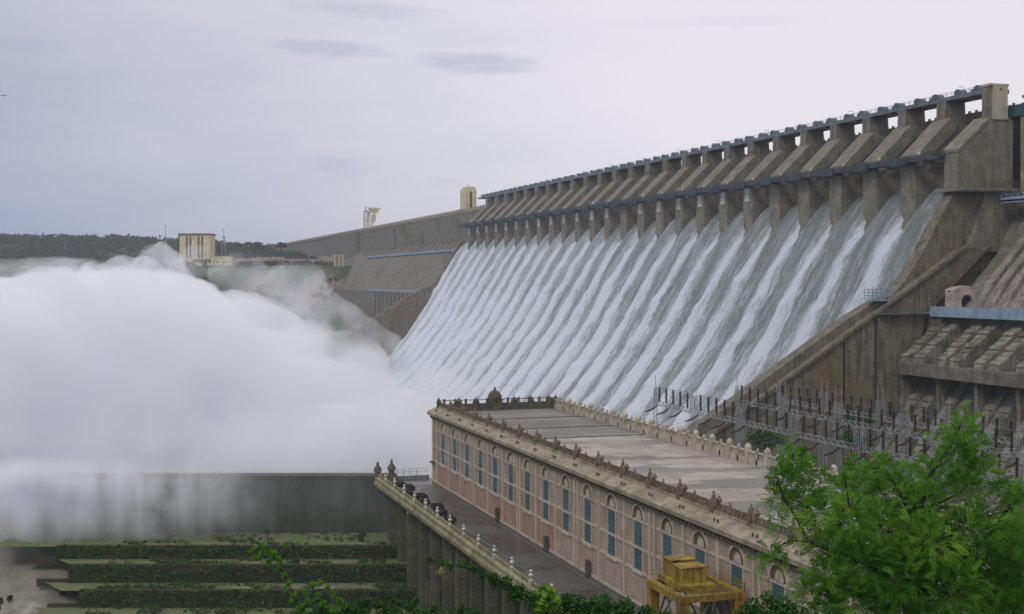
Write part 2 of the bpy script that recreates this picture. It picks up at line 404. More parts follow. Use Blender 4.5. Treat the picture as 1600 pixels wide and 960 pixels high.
def river_mat():
    m = bpy.data.materials.new('river_water'); m.use_nodes = True; nt = m.node_tree; b = nt.nodes['Principled BSDF']
    b.inputs['Roughness'].default_value = .25; g = N(nt, 'ShaderNodeNewGeometry')
    n = N(nt, 'ShaderNodeTexNoise', inp={'Scale': .06, 'Detail': 8, 'Roughness': .7}); nt.links.new(g.outputs['Position'], n.inputs['Vector'])
    nt.links.new(mixc(nt, ramp(nt, n.outputs[0], .4, .6), (.22, .24, .23), (.7, .71, .73)), b.inputs['Base Color'])
    bn = N(nt, 'ShaderNodeBump', inp={'Strength': .6, 'Distance': 1}); nt.links.new(n.outputs[0], bn.inputs['Height']); nt.links.new(bn.outputs[0], b.inputs['Normal'])
    return m
M['river'] = river_mat()
exec_parts = []

def sm(x, a, b):
    t = min(1, max(0, (x - a) / (b - a))); return t*t*(3-2*t)
def lerp(a, b, t): return a + (b - a) * t
def interp(x, pts):
    if x <= pts[0][0]: return pts[0][1]
    for (a, b), (c, d) in zip(pts, pts[1:]):
        if x <= c: return b + (d - b) * (x - a) / (c - a)
    return pts[-1][1]

# ------------------------------------------------------------------ ground, one sheet to the horizon
def ground_z(x, y):
    p = Vector((x, y, 0)) - CAM; cx = p.dot(RT); cy = p.dot(FW); d = -x
    z = -78.0
    nz = mn.fractal(Vector((x*.004, y*.004, 3)), 1, 2, 5)
    nf = mn.fractal(Vector((x*.03, y*.03, 9)), 1, 2, 4)
    # far bank and the hills behind it
    e = 1150 + 35*nz + 12*nf
    t = sm(cy, e - 120, e)
    if t > 0:
        hill = 12 + 10*sm(cy, 1200, 1260)*0 + (24 + 14*sm(-cx, 300, 520))*sm(cy, 1330, 1750) + 5*nz*sm(cy, 1250, 1500) + 1.2*nf
        hill -= 16*sm(cy, 2200, 4000)
        z = lerp(z, hill, t ** .8)
    # reservoir side stays level behind the dam
    if d < -24: z = max(z, lerp(z, 20, sm(-d, 24, 40)))
    # the hill the photographer stands on
    h = -3.2 - .70*max(0, cy - 7) - .0*abs(cx)
    if cy < 4: h = -3.2 + .12*(4 - cy)
    h += .5*nf
    if cy < 300: z = max(z, h)
    # yard behind the powerhouse
    if d < 105 and d > -24 and y < 20 and cy > 60: z = max(z, -50)
    return z
def axis(segs):
    o = []
    for a, b, st in segs: o += list(np.arange(a, b, st))
    return o + [segs[-1][1]]
gx = axis([(-9000,-2500,700),(-2500,-1100,120),(-1100,-420,24),(-420,-120,8),(-120,60,8),(60,300,40),(300,1500,200),(1500,9000,900)])
gy = axis([(-2500,-400,300),(-400,-180,8),(-180,100,12),(100,760,22),(760,1400,10),(1400,2100,25),(2100,4000,160),(4000,12000,800)])
gv = [(x, y, ground_z(x, y)) for y in gy for x in gx]
nx = len(gx); gf = [(j*nx+i, j*nx+i+1, (j+1)*nx+i+1, (j+1)*nx+i) for j in range(len(gy)-1) for i in range(nx-1)]
g = npmesh('ground', gv, gf, M['ground'], smooth=True); kind(g, 'structure')
# river
rv = MB(); rv.add([W(60, -20, -60), W(60, 905, -60), C(-1500, 1130, -60), C(-1500, 299.5, -60), C(-28, 299.5, -60)], [(0,1,2,3,4)])
o = rv.build('river_water', M['river']); kind(o, 'structure')

# ------------------------------------------------------------------ spillway dam
BAY = 18.1; NB = 26; LEN = BAY * NB
WP = [(-12,27.2),(-8,26.8),(-4,25.2),(0,21.6),(3,17.4),(6,12.6),(9,7.4),(12,2.0),(18,-8.5),(24,-18.6),(30,-27.2),(37,-36),(43,-43.6),(49,-50.3),(55,-56),(60,-60),(64,-62)]
dam = empty('spillway_dam', W(0, LEN/2, -60), 'long grey spillway dam with water pouring from open gates between its piers', 'dam')
DAMLOC = dam.location
# body under the water
prof = [(d - 1.6, z - 1.6) for d, z in WP] + [(64, -76), (-28, -76), (-28, 26), (-13.6, 26)]
MB().prism(prof, -1, LEN+1).build('spillway_face', M['concrete'], dam)
# pier
pp = [(-27,20),(.4,12),(1.0,32.2),(-9.6,43.0),(-15.6,42.6),(-27,41.5)]
mb = MB(); T = 3.4
mb.prism(pp, BAY-T, BAY+T)
# recess lines on the column and bevelled nose
mb.prism([(-9.6,42.5),(-9.8,48.74),(-16.2,48.74),(-16.6,42)], BAY-1.2, BAY+2.6)
mb.prism([(-9.9,42.5),(-9.3,42.5),(-9.5,48.5),(-9.9,48.5)], BAY+1.0, BAY+2.2)
mb.prism([(.9,32.4),(1.5,31.8),(1.1,13),(.3,12.4)], BAY-T+.12, BAY+T-.12)
# thick inclined trunnion beam carried out past the nose
mb.prism([(1.2,33.4),(1.3,30.4),(.2,30.2),(-11.5,40.8),(-11.5,43.0),(-9.6,43.9)], BAY-T-.5, BAY+T+.5)
pier = mb.build('pier', M['pier'], dam)
piers = [pier] + [copy_part(pier, dam, (0, BAY*k, 0)) for k in range(1, 25)]
pn = MB(); SP = BAY
for i in range(4): pn.dbox(1.52, 1.58, SP-1.6, SP+1.6, 26.4+i*1.3, 27.6+i*1.3)
for a in range(2): pn.dbox(1.50, 1.56, SP-1.7+a*3.3, SP-1.6+a*3.3, 26.2, 31.8)
pn0 = None
for k, p in enumerate(piers):
    if k < 5 or k == 11: continue
    if pn0 is None:
        pn0 = pn.build('gauge_panel', M['white'], p); pn0.matrix_parent_inverse = Matrix()
    else: copy_part(pn0, p)
# radial gate with arms
mb = MB(); y0_, y1_ = T + .1, BAY - T - .1
arc = []
for i in range(9):
    a = R(lerp(-8, 42, i/8)); arc.append((-1.5 - 15*cos(a), 30.2 + 15*sin(a)*.9 + .3))
arc2 = [(d-.5, z) for d, z in arc][::-1]
mb.prism(arc + arc2, y0_, y1_)
for ya in (y0_+1.2, y1_-1.2):
    for zz in (31, 35, 39): mb.bar(W(-1.8, ya, 31.2), W(-14.5, ya, zz), .5)
for i in range(2, 8, 2): mb.dbox(arc[i][0], arc[i][0]+.5, y0_, y1_, arc[i][1]-.25, arc[i][1]+.25)
gt = mb.build('radial_gate', M['gate'], dam)
for k in range(1, NB): copy_part(gt, dam, (0, BAY*k, 0))
# gantry bridge over the piers
mb = MB(); mb.dbox(-10.2, -16.8, -.35, LEN+3, 49.1, 49.7); mb.dbox(-10.0, -10.5, -.3, LEN+3, 48.75, 49.85); mb.dbox(-16.4, -16.9, -.3, LEN+3, 48.75, 49.85)
for k in range(NB*2+1): mb.dbox(-10.5, -16.4, k*BAY/2-.2, k*BAY/2+.2, 48.8, 49.1)
mb.build('bridge_deck', M['steel'], dam)
mb = MB()
for k in range(int(LEN/2.4)): mb.bar(W(-10.1, k*2.4, 49.9), W(-10.1, k*2.4, 50.9), .09)
mb.bar(W(-10.1, 0, 50.9), W(-10.1, LEN, 50.9), .09); mb.bar(W(-10.1, 0, 50.4), W(-10.1, LEN, 50.4), .07)
mb.build('bridge_railing', M['steel'], dam)
mb = MB(); pr = []
for i in range(9): a = pi*i/8; pr.append((1.25*cos(a), .75 + .95*sin(a)))
pr += [(-1.25, 0), (1.25, 0)]
vs = [(-(-13.5) + q, 0, 0) for q in (0,)]
n_ = len(pr); V_ = [(11.6-1.2, 4.5+y, 49.72+z) for y, z in pr] + [(11.6+1.2, 4.5+y, 49.72+z) for y, z in pr]
mb.add(V_, [tuple(range(n_)), tuple(range(n_, 2*n_))[::-1]] + [(i, i+n_, (i+1) % n_+n_, (i+1) % n_) for i in range(n_)])
mb.dbox(-12.9, -13.6, 3.8, 5.2, 49.7, 50.6)
h0 = mb.build('hoist_hood', M['steel'], dam)
for k in range(1, NB*2): copy_part(h0, dam, (0, (k//2)*BAY + (k % 2)*8.2, 0))
mb = MB(); mb.dbox(-12.4, -14.6, 8.2, 9.6, 49.72, 51.1); mb.dbox(-13, -14, 8.6, 9.2, 51.1, 51.7)
b0 = mb.build('control_box', M['steel'], dam)
for k in range(1, NB): copy_part(b0, dam, (0, k*BAY, 0))
mb = MB(); mb.tube([W(-16, 17, 49.8), W(-16, 17, 52.9)], .07); mb.bar(W(-16, 17, 52.8), W(-14.9, 17, 53.0), .08); mb.dbox(-14.4, -15, 16.85, 17.15, 52.9, 53.05)
l0 = mb.build('lamp_post', M['steel'], dam)
for k in (3, 6, 8, 10, 12, 14, 16, 19, 22): copy_part(l0, dam, (0, k*BAY, 0))
# road bridge behind
mb = MB(); mb.dbox(-18.5, -27, -6, LEN+4, 43.4, 44.8); mb.dbox(-18.6, -19.0, -6, LEN+4, 44.8, 45.9)
for k in range(int(LEN/3)): mb.dbox(-18.5, -19.1, k*3, k*3+.6, 45.9, 46.5)
mb.dbox(-26.5, -27, -6, LEN+4, 44.8, 45.6)
mb.build('road_deck', M['cornice'], dam)
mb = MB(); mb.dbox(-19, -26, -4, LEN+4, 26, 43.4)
mb.build('road_shade_fill', M['dark'], dam)  # near-black fill paints the shade below the road bridge
# inspection catwalk across the noses
mb = MB(); mb.dbox(1.6, 4.0, 1.5, LEN-1, 31.6, 32.0); mb.dbox(3.9, 4.05, 1.5, LEN-1, 31.2, 32.3)
for k in range(int(LEN/2.0)):
    mb.bar(W(3.9, 2+k*2.0, 32), W(3.9, 2+k*2.0, 33.3), .08); mb.bar(W(1.7, 2+k*2.0, 32), W(1.7, 2+k*2.0, 33.3), .08)
    if k % 3 == 0: mb.bar(W(3.8, 2+k*2, 31.6), W(1.5, 2+k*2, 30.2), .14)
for zz in (32.6, 33.3): mb.bar(W(3.9, 1.5, zz), W(3.9, LEN-1, zz), .08); mb.bar(W(1.7, 1.5, zz), W(1.7, LEN-1, zz), .08)
mb.dbox(2.9, 3.2, 1.5, LEN-1, 31.0, 31.55)
cw = mb.build('catwalk', M['blue'], dam)
mb = MB(); mb.dbox(1.4, 4.6, BAY-3.4, BAY+3.4, 30.6, 31.55); mb.dbox(4.1, 4.3, BAY-3, BAY+3, 31.55, 33.0)
tp = mb.build('trunnion_platform', M['blue'], dam)
for k in range(1, NB-1): copy_part(tp, dam, (0, k*BAY, 0))
mb = MB(); mb.dbox(4.0, 4.5, 8.8, 9.4, 33.0, 33.6)
lp = mb.build('catwalk_lamp', M['white'], dam)
for k in range(1, 24): copy_part(lp, dam, (0, k*BAY, 0))
# training walls
TW = [(-15,23),(1.6,23),(6,16.4),(12,6.2),(17,-.6),(21,-4.2),(26,-6.0),(33.4,-9.9),(56.3,-24.1),(63.1,-28.6),(77.2,-37),(92,-46.5)]
mb = MB(); mb.prism(TW + [(92,-76),(-15,-76)], -3, 1.4)
tw = mb.build('training_wall', M['wall'], dam)
LG = [(2.4,7.4),(92,-49.6)]
mb = MB(); mb.prism([(-7.4,8.6),(2.4,7.4),(92,-49.6),(92,-76),(30,-76),(12,-9)], -5.2, -3); 
mb.prism([(0,9.0),(93,-49.7),(93,-50.6),(0,8.1)], -5.9, -5.15)
mb.build('wall_buttress', M['wall'], dam)
mb = MB()
mb.dbox(36, 36.4, -5.45, -5.15, interp(36, LG)-1.5, -48)
mb.build('drain_pipe', M['dark'], dam)
mb = MB(); mb.dbox(27, 27.4, -5.42, -5.15, interp(27, LG)-1.5, -48); mb.build('drain_pipe', M['dark'], dam)
mb = MB(); mb.prism(TW + [(92,-76),(-15,-76)], LEN-1.4, LEN+3)
for d in (34, 44): mb.prism([(d, interp(d, TW)-3), (d+5, interp(d+5, TW)-3), (d+5, -60), (d, -60)], LEN-1.9, LEN-1.3)
mb.build('training_wall', M['wall'], dam)
# near abutment: tower, sloping block, balcony
mb = MB()
mb.prism([(-8,41),(1.5,32.8),(1.5,23.4),(-15.4,23.4),(-15.4,41)], -3.6, 2.2); mb.prism([(-8.2,49.8),(-8.2,41),(-13.6,41),(-13.6,49.8)], -3.6, -.4); mb.prism([(-8.2,41),(-15.4,41),(-13.6,42.5)], -3.5, 2.0)
mb.prism([(-16.4,23.4),(-6,23.4),(-4,14),(0,7),(-22,7)], -4.6, 1.5)
mb.dbox(-8.1, -7.8, -2.9, -1.2, 41.2, 49.4)
mb.prism([(-8,42),(1.7,33.5),(1.7,32.6),(-8,41.2)], -4.0, 2.5)
mb.build('abutment_block', M['pier'], dam)
mb = MB(); mb.dbox(-8.9, -13.5, -3.95, -3.62, 41.3, 50.0); mb.dbox(-8, -13.8, -4.0, -.2, 50.0, 50.6)
mb.build('abutment_tower', M['lightcon'], dam)
mb = MB(); mb.dbox(-11.0, -11.7, -3.98, -3.94, 48.9, 49.3); mb.build('vent_opening', M['dark'], dam)
mb = MB(); mb.prism([(3.6,22.4),(3.6,23.4),(-16,23.4),(-16,22.4)], -6.0, 3.4)
mb.build('balcony', M['pier'], dam)
mb = MB()
for i in range(12): mb.bar(W(3.4-i*1.7, -5.9, 23.4), W(3.4-i*1.7, -5.9, 24.5), .07)
mb.bar(W(3.4,-5.9,24.5), W(-16,-5.9,24.5), .08); mb.dbox(3.6, -14, -6.2, -6.05, 22.2, 22.6)
for i in range(3): mb.bar(W(-9-i*3, -6, 23), W(-13-i*2, -9, 20), .2)
mb.build('balcony_railing', M['blue'], dam)
mb = MB(); mb.dbox(22, 28, -5, -1.8, -5.6, -5.2)
for i in range(6):
    for yy in (-5, -1.8): mb.bar(W(22+i*1.2, yy, -5.3), W(22+i*1.2, yy, -2.6+(.8 if i % 3 == 0 else 0)), .14)
for zz in (-4.2, -3.4, -2.6): mb.bar(W(22,-5,zz), W(28,-5,zz), .16); mb.bar(W(22,-1.8,zz), W(28,-1.8,zz), .16)
mb.bar(W(22,-5,-5), W(28,-5,-2.8), .12)
mb.build('wall_platform', M['rail'], dam)

# falling water
nu, nv = 26*14, 74
ds = []; 
dense = []
for (a, za), (b, zb) in zip(WP, WP[1:]):
    L = sqrt((b-a)**2 + (zb-za)**2); k = max(1, int(L/1.6))
    for i in range(k): dense.append((lerp(a,b,i/k), lerp(za,zb,i/k)))
dense.append(WP[-1]); dn = []
for i in range(len(dense)):
    lo, hi = max(0, i-2), min(len(dense), i+3); dn.append((sum(p[0] for p in dense[lo:hi])/(hi-lo), sum(p[1] for p in dense[lo:hi])/(hi-lo)))
vv = [0]
for a, b in zip(dn, dn[1:]): vv.append(vv[-1] + sqrt((b[0]-a[0])**2 + (b[1]-a[1])**2))
V, UVs = [], []
for j, (d, z) in enumerate(dn):
    a = dn[max(0, j-1)]; b = dn[min(len(dn)-1, j+1)]; t = Vector((b[0]-a[0], b[1]-a[1])).normalized(); nn = Vector((-t.y, t.x))
    if nn.y < 0: nn = -nn
    for i in range(nu+1):
        u = i/nu*NB; k = round(u); dp = abs(u - k)
        A = interp(d, [(-1,-5.5),(1,-5.5),(5,-1.6),(10,.9),(18,1.8),(35,2.1),(60,2.3)])
        w = interp(d, [(0,.13),(10,.12),(60,.2)])
        if k in (0, NB) : A = interp(d, [(-2,0),(2,1.2),(20,1.6),(30,1.2)]); w = .16
        h = A*math.exp(-(dp/w)**2)
        v = vv[j]
        s1 = mn.noise(Vector((u*2.6, v*.035, 1.7))); s2 = mn.noise(Vector((u*6, v*.16, 4.2))); s3 = mn.noise(Vector((u*14, v*.5, 8)))
        g_ = sm(v, 8, 40)
        h += (s1*.35 + s2*.5 + s3*.6)*(.2 + .8*g_)
        h += .9*math.exp(-(dp/.2)**2)*g_*max(0, mn.noise(Vector((k*7.3, v*.12, 2))))*2
        # arched surface inside each bay
        h -= 1.0*(1-g_)*(abs((u % 1)-.5)*2)**2
        V.append(W(d + nn.x*h, u*BAY + s2*.12*g_, z + nn.y*h)); UVs.append((u, v))
FQ = [(j*(nu+1)+i, (j+1)*(nu+1)+i, (j+1)*(nu+1)+i+1, j*(nu+1)+i+1) for j in range(len(dn)-1) for i in range(nu)]
wo = npmesh('spillway_water', V, FQ, M['water'], smooth=True)
ul = wo.data.uv_layers.new(name='UVMap'); li = np.asarray(FQ).ravel(); ul.data.foreach_set('uv', np.asarray(UVs, np.float32)[li].ravel())
kind(wo, 'structure')

# ------------------------------------------------------------------ masonry dam to the left of the spillway
md = empty('masonry_dam', W(0, 800, -60), 'long brown masonry dam wall running off to the left bank beyond the spillway', 'dam')
mb = MB()
up = [(-14.5,44),(-14.5,24.5),(-9,18.2),(-6.5,17.6),(12,-9),(14.5,-9),(14.5,-76),(-34,-76),(-24,43),(-24,44)]
mb.prism(up, LEN+3, 880)
mb.prism([(-14,43.6),(-14,20),(6,-12),(6,-40),(-34,-40),(-25,43.6)], 880, 1000)
mb.prism([(-15,43.6),(-15,5),(-4,-5),(-25,-5),(-25,43.6)], 1000, 2100)
for s in (722, 874): mb.prism([(-12.5,42),(-12.5,20),(2,4),(-20,4),(-20,42)], s-3, s+3)
mb.prism([(16,6),(16,-60),(-10,-60),(-10,6)], 862, 884)
mb.build('wall', M['masonry'], md)
mb = MB(); mb.dbox(-14.2, -15, LEN+3, 1500, 43.0, 45.1); mb.dbox(-24, -24.6, LEN+3, 1500, 43.0, 45.1)
for k in range(160): mb.dbox(-14.1, -14.9, LEN+4+k*6.2, LEN+5+k*6.2, 45.1, 45.7)
mb.build('parapet', M['cornice'], md)
mb = MB()
for (d, z, s0, s1) in ((-7, 17.7, LEN+8, 800), (13, -9, LEN+3, 690)):
    mb.dbox(d-1.4, d+1.4, s0, s1, z, z+.5); 
    for k in range(int((s1-s0)/4)): mb.bar(W(d+1.3, s0+k*4, z), W(d+1.3, s0+k*4, z+1.7), .12)
    mb.bar(W(d+1.3, s0, z+1.7), W(d+1.3, s1, z+1.7), .16); mb.dbox(d+1.3, d+1.4, s0, s1, z+.4, z+1.3)
mb.build('walkway', M['rail'], md)
mb = MB(); s = LEN+12; mb.prism([(-15,26.3),(-13.6,25),(-9,19),(-9,18),(-15,18)], s, s+1.4); q_ = mb.build('pilaster', M['pier'], md)
for i in range(1, 26): copy_part(q_, md, (0, 14*i, 0))
mb = MB(); s = LEN+20; mb.dbox(14.4, 14.8, s, s+1.0, -50, -10); q_ = mb.build('drain_pipe', M['dark'], md)
for i in range(1, 14): copy_part(q_, md, (0, 13*i, 0))

# cream lift tower on the crest
lt = empty('lift_tower', W(-18, 523, 43), 'tall cream tower with a slit window on the dam crest left of the spillway', 'tower')
mb = MB(); a0, a1 = -14.3, -22; s0, s1 = 517, 529
pr = []
for i in range(7): a = pi/2*i/6; pr.append((a0 - 1.6*(1-sin(a)) if 0 else 0, 0))
mb.dbox(a0, a1, s0, s1, 43.5, 58.2); mb.dbox(a0-.5, a1+.5, s0+.5, s1-.5, 58.2, 59.2); mb.dbox(a0-1.3, a1+1.3, s0+1.3, s1-1.3, 59.2, 59.9)
mb.build('shaft', M['cream'], lt)
mb = MB(); mb.dbox(-17.3, -19.0, s0-.12, s0-.02, 46, 56.5); mb.build('slit_window', M['niche'], lt)
mb = MB(); mb.dbox(-15.2, -15.8, s0-.12, s0, 44, 58); mb.dbox(-20.6, -21.2, s0-.12, s0, 44, 58); mb.dbox(a0+.02, a0+.1, s0+2, s0+3.4, 45, 57.6); mb.dbox(a0+.02, a0+.1, s1-3, s1-1.6, 45, 57.6)
mb.build('pilaster', M['band'], lt)
mb = MB(); mb.bar(W(-18,523,59.9), W(-18,523,61.6), .2); mb.build('mast', M['steel'], lt)

# crane gantry on the crest
cg = empty('crest_crane', W(-18, 835, 44), 'cream gantry crane with a yellowish hopper head standing on the far dam crest', 'crane')
def cp(px, py, dd=0): return PX(px, py, 1110 + dd)
mb = MB()
for a, b in ((568, 571), (573, 578)): 
    p = cp(a, 362); q = cp(b, 328); mb.box((p.x, p.y-1.5, 44), (q.x, q.y+1.5, cp(a, 330).z))
mb.build('leg', M['white'], cg)
mb = MB(); p = cp(580, 362); q = cp(583, 338); mb.box((p.x, p.y-1, 44), (q.x, q.y+1, q.z+1)); mb.build('leg', M['cream'], cg)
mb = MB(); p = cp(577, 338); q = cp(591, 329)
mb.box((p.x, p.y-3, q.z-2.5), (q.x, q.y+3, q.z+1)); mb.box((p.x-1.5, p.y-3.5, q.z+1), (q.x+2.2, q.y+3.5, q.z+2.2))
p = cp(583, 345); q = cp(587, 338); mb.box((p.x, p.y-2, p.z), (q.x, q.y+2, q.z+2))
mb.build('hopper', M['cream'], cg)
mb = MB(); mb.bar(cp(571.5, 331), cp(571.5, 322), .6); mb.bar(cp(569, 330), cp(578, 331), 1.0); mb.bar(cp(582,350), cp(587,343), .6); mb.bar(cp(568,345), cp(583,345), .6)
mb.build('jib', M['steel'], cg)

# ------------------------------------------------------------------ masonry dam to the right (near side)
rd = empty('masonry_dam', W(10, -40, -50), 'stained dam face with sloping ribs and a blue railed walkway right of the spillway', 'dam')
mb = MB()
mb.prism([(-19,47.5),(-19,24),(-15,17),(3,-2),(9,-8.6),(12,-8.6),(12,-9.6),(9.5,-9.8),(10.5,-24),(12.5,-24.5),(13.5,-50),(13.5,-76),(-40,-76),(-28,47.5)], -130, -10.5)
mb.prism([(-19,47.5),(-19,24),(-6,0),(2,-8.6),(12,-8.6),(12,-12),(12,-60),(-40,-60),(-28,47.5)], -10.5, -4.6)
mb.dbox(22, 10, -130, -7.5, -23.6, -20.6)
for k in range(9): mb.dbox(20.5, 10, -6.4-14*k, -7.6-14*k, -60, -23.6)
mb.build('wall', M['masonry'], rd)
def rib(s, w=2.8):
    m_ = MB(); m_.prism([(-14.5,18.3),(3.6,-1.0),(8.4,-8.4),(7,-8.6),(-15,16)], s-w/2, s+w/2); return m_
r0 = rib(-18.2).build('rib', M['ribs'], rd)
for i in range(1, 15): copy_part(r0, rd, (0, -4.6*i, 0))
for lv, (da, za, db, zb, n_) in enumerate(((8.5, -9.2, 21.5, -19.6, 10), (14, -24.2, 37, -52, 18))):
    mb = MB()
    for ds_ in (-2.6, 2.6):
        mb.prism([(da,za),(db,zb),(db+.4,zb-2.4),(db-4,zb-2.6),(da-1,za-4)], -12+ds_-1.7, -12+ds_+1.7)
        for i in range(n_):
            t = i/n_; t2 = t + .75/n_; q = .12 if i % 3 else .3
            mb.prism([(lerp(da,db,t)+q,lerp(za,zb,t)+q),(lerp(da,db,t2)+q,lerp(za,zb,t2)+q),(lerp(da,db,t2),lerp(za,zb,t2)-.7),(lerp(da,db,t),lerp(za,zb,t)-.6)], -12+ds_-1.75+.1*(i%2), -12+ds_+1.75)
    mb.prism([(da,za-1.0),(db-.2,zb-1.6),(db-4,zb-2.6),(da-1,za-4)], -13, -11)
    b1 = mb.build('twin_buttress', M['buttress'], rd)
    for i in range(1, 7): copy_part(b1, rd, (0, -14*i, 0))
mb = MB()
mb.dbox(9, 12.6, -95, -5.3, -9.0, -8.45)
mb.dbox(12.55, 12.75, -95, -7.4, -9.4, -6.9)
for i in range(40): mb.bar(W(12.65, -7.5-i*2.1, -8.4), W(12.65, -7.5-i*2.1, -6.7), .14)
mb.build('walkway', M['rail'], rd)
mb = MB(); mb.dbox(26.5, 8, -7.0, -5.3, -8.85, -8.5)
for i in range(12): mb.bar(W(26-i*1.5, -7.0, -8.4), W(26-i*1.5, -7.0, -7.2), .1)
mb.bar(W(26, -7.0, -7.2), W(8.5, -7.0, -7.2), .1); mb.bar(W(26, -7.0, -7.8), W(8.5, -7.0, -7.8), .08)
mb.build('side_walkway', M['steel'], rd)
# portal housing with an arched doorway
ph = empty('portal_house', W(8, -14, -8.4), 'pale pink concrete portal with a dark arched doorway on the blue walkway', 'portal')
def arch_pts(c, r, z0, zs, k=10):      # opening outline from right foot over the top to left foot
    return [(c+r, z0)] + [(c + r*cos(pi*i/k), zs + r*sin(pi*i/k)) for i in range(k+1)] + [(c-r, z0)]
mb = MB(); mb.prism([(10.6,-8.3),(10.6,-2.7),(8.6,-2.0),(6.2,-1.7),(3.4,-2.5),(-1.6,-2.6),(.2,-8.3)] + [p for p in arch_pts(6.6, 1.7, -8.3, -5.6)[::-1]], -12, -10.9)
mb.prism([(10.6,-8.3),(10.6,-2.7),(8.6,-2.0),(6.2,-1.7),(3.4,-2.5),(-1.6,-2.6),(-1.6,-8.3)], -9.6, -8.6)
mb.prism([(10.6,-2.7),(8.6,-2.0),(6.2,-1.7),(3.4,-2.5),(-1.6,-2.6),(-1.6,-3.0),(3.4,-2.9),(10.6,-3.2)], -10.9, -9.6)
mb.dbox(10.6, 9.9, -10.9, -9.6, -8.3, -2.9)
mb.v = [(x - 1.0, y - 3.2, z) for x, y, z in mb.v]; mb.build('shell', mat('pinkish_plaster', (.50, .42, .40), streak=.3, var=.25), ph)
mb = MB(); mb.prism([(8.3,-8.3),(8.3,-3.7),(4.9,-3.7),(4.9,-8.3)], -10.6, -10.2); mb.v = [(x - 1.0, y - 3.2, z) for x, y, z in mb.v]; mb.build('door', M['dark'], ph)
# crest girder, high walkway and stair on the near side
mb = MB(); mb.dbox(-17.6, -18.9, -60, 1.6, 42.6, 45.7)
for k in range(12): mb.dbox(-17.3, -17.6, -5*k, -5*k+.4, 42.4, 45.9)
mb.build('crest_girder', mat('teal_paint', (.05, .13, .15), var=.3), rd)
mb = MB(); mb.dbox(-18.6, -19.1, -60, -4, 45.9, 47.3)
for k in range(30): mb.dbox(-18.5, -19.2, -4-k*2, -3.2-k*2, 47.3, 48.0)
mb.dbox(-18.4, -19.0, -60, -4.7, 24, 41.5)
for k in range(6): mb.dbox(-16.6, -18.4, -7-k*9, -5-k*9, 22, 42)
mb.build('parapet', M['cornice'], rd)
mb = MB(); mb.dbox(-9.5, -15, -60, -6.1, 19.7, 20.2)
for k in range(24): mb.bar(W(-9.6, -6.2-k*2.1, 20), W(-9.6, -6.2-k*2.1, 21.6), .12)
mb.bar(W(-9.6, -6.2, 21.6), W(-9.6, -60, 21.6), .12); mb.dbox(-9.5, -9.65, -60, -6.1, 19.4, 20.9)
mb.build('high_walkway', M['rail'], rd)

# ------------------------------------------------------------------ powerhouse
FD, BD = 137.1, 107.0; SE, SN = 8.4, -172.0; ZR, ZB = -31.0, -46.9
ph = empty('powerhouse', W(122, -80, ZB), 'long pink and cream powerhouse with arched blue windows and a flat roof below the dam', 'powerhouse')
mb = MB(); mb.dbox(FD, BD, SN, SE, -76, ZR-.05)
mb.build('wall', M['pink'], ph)
mb = MB(); mb.dbox(FD-.6, BD+.6, SN, SE-.6, ZR-.05, ZR+.05)
mb.build('roof', M['roof'], ph)
for s in (-11.5, -30.5): mb = MB(); mb.dbox(FD-1.4, BD+1, s-.3, s+.3, ZR+.05, ZR+.16); mb.build('roof_joint', M['darkstone'], ph)
mb = MB(); mb.dbox(FD-1.4, BD+1, -47.3, -46.7, ZR+.05, ZR+.16)
mb.build('roof_joint', M['darkstone'], ph)
# cornice with dentils, front
mb = MB(); 
mb.prism([(FD,-32.7),(FD+.45,-32.4),(FD+.5,-31.9),(FD+1.25,-31.5),(FD+1.3,-30.9),(FD+.9,-30.7),(FD-.2,-30.2),(FD-1.2,-30.0),(FD-1.2,-31),(FD,-31.2)], SN-1, SE+1)
mb.prism([(BD+.1,-31.6),(BD-.6,-31.2),(BD-.6,-30.9),(BD+.1,-30.8)], SN-1, SE+1)
mb.box((-FD-1.2, SE, -31.6), (-BD+.5, SE+1.2, -30.85))
mb.dbox(FD-1.0, FD-1.5, SN, SE, -31, -29.6)
mb.cur = 1
for i in range(int((SE-SN)/1.15)): mb.dbox(FD+.46, FD+.95, SE-.6-i*1.15, SE-1.05-i*1.15, -32.1, -31.75)
mb.build('cornice', [M['cornice'], M['darkstone']], ph)
# pilasters and bands
mb = MB(); mb.dbox(FD, FD+.28, 3.82, 4.38, ZB, -32.6); pl0 = mb.build('pilaster', M['band'], ph)
for i in range(0, 17):
    for o_ in ((-.75, .75) if i % 3 == 2 else (0,)): copy_part(pl0, ph, (0, -10*i-10+o_, 0))
mb = MB(); mb.dbox(FD, FD+.35, SE-.9, SE+.02, ZB, -32.6)
mb.build('pilaster', M['band'], ph)
mb = MB()
for z, h in ((-38.6,.3), (-42.0,.3), (-34.75,.22), (-46.7,.25)): mb.dbox(FD, FD+.17, SN, SE-.9, z-h, z+h*.3)
mb.build('string_course', M['band'], ph)
mb = MB(); mb.dbox(FD, FD+.05, 3.75, -5.55, -46.6, -42.25); bp0 = mb.build('brick_panel', M['brick'], ph)
for i in range(1, 8): copy_part(bp0, ph, (0, -10*i, 0))
mb = MB(); mb.dbox(FD, FD+.05, -46.25, -49.0, -42.0, -38.9); bp1 = mb.build('brick_panel', M['brick'], ph)
for i in (10, 20, 30, -5.1, 4.9, 14.9, 24.9): copy_part(bp1, ph, (0, -i if i > 0 and i % 10 == 0 else -(i+.1) , 0)) if i > 0 else None
f_ = MB()
for i in range(5):
    for a_, b_ in ((3.75, 1.0), (-2.8, -5.55)): f_ = MB(); f_.dbox(FD, FD+.045, a_-10*i, b_-10*i, -42.0, -34.9); f_.build('grey_panel', M['greyp'], ph)
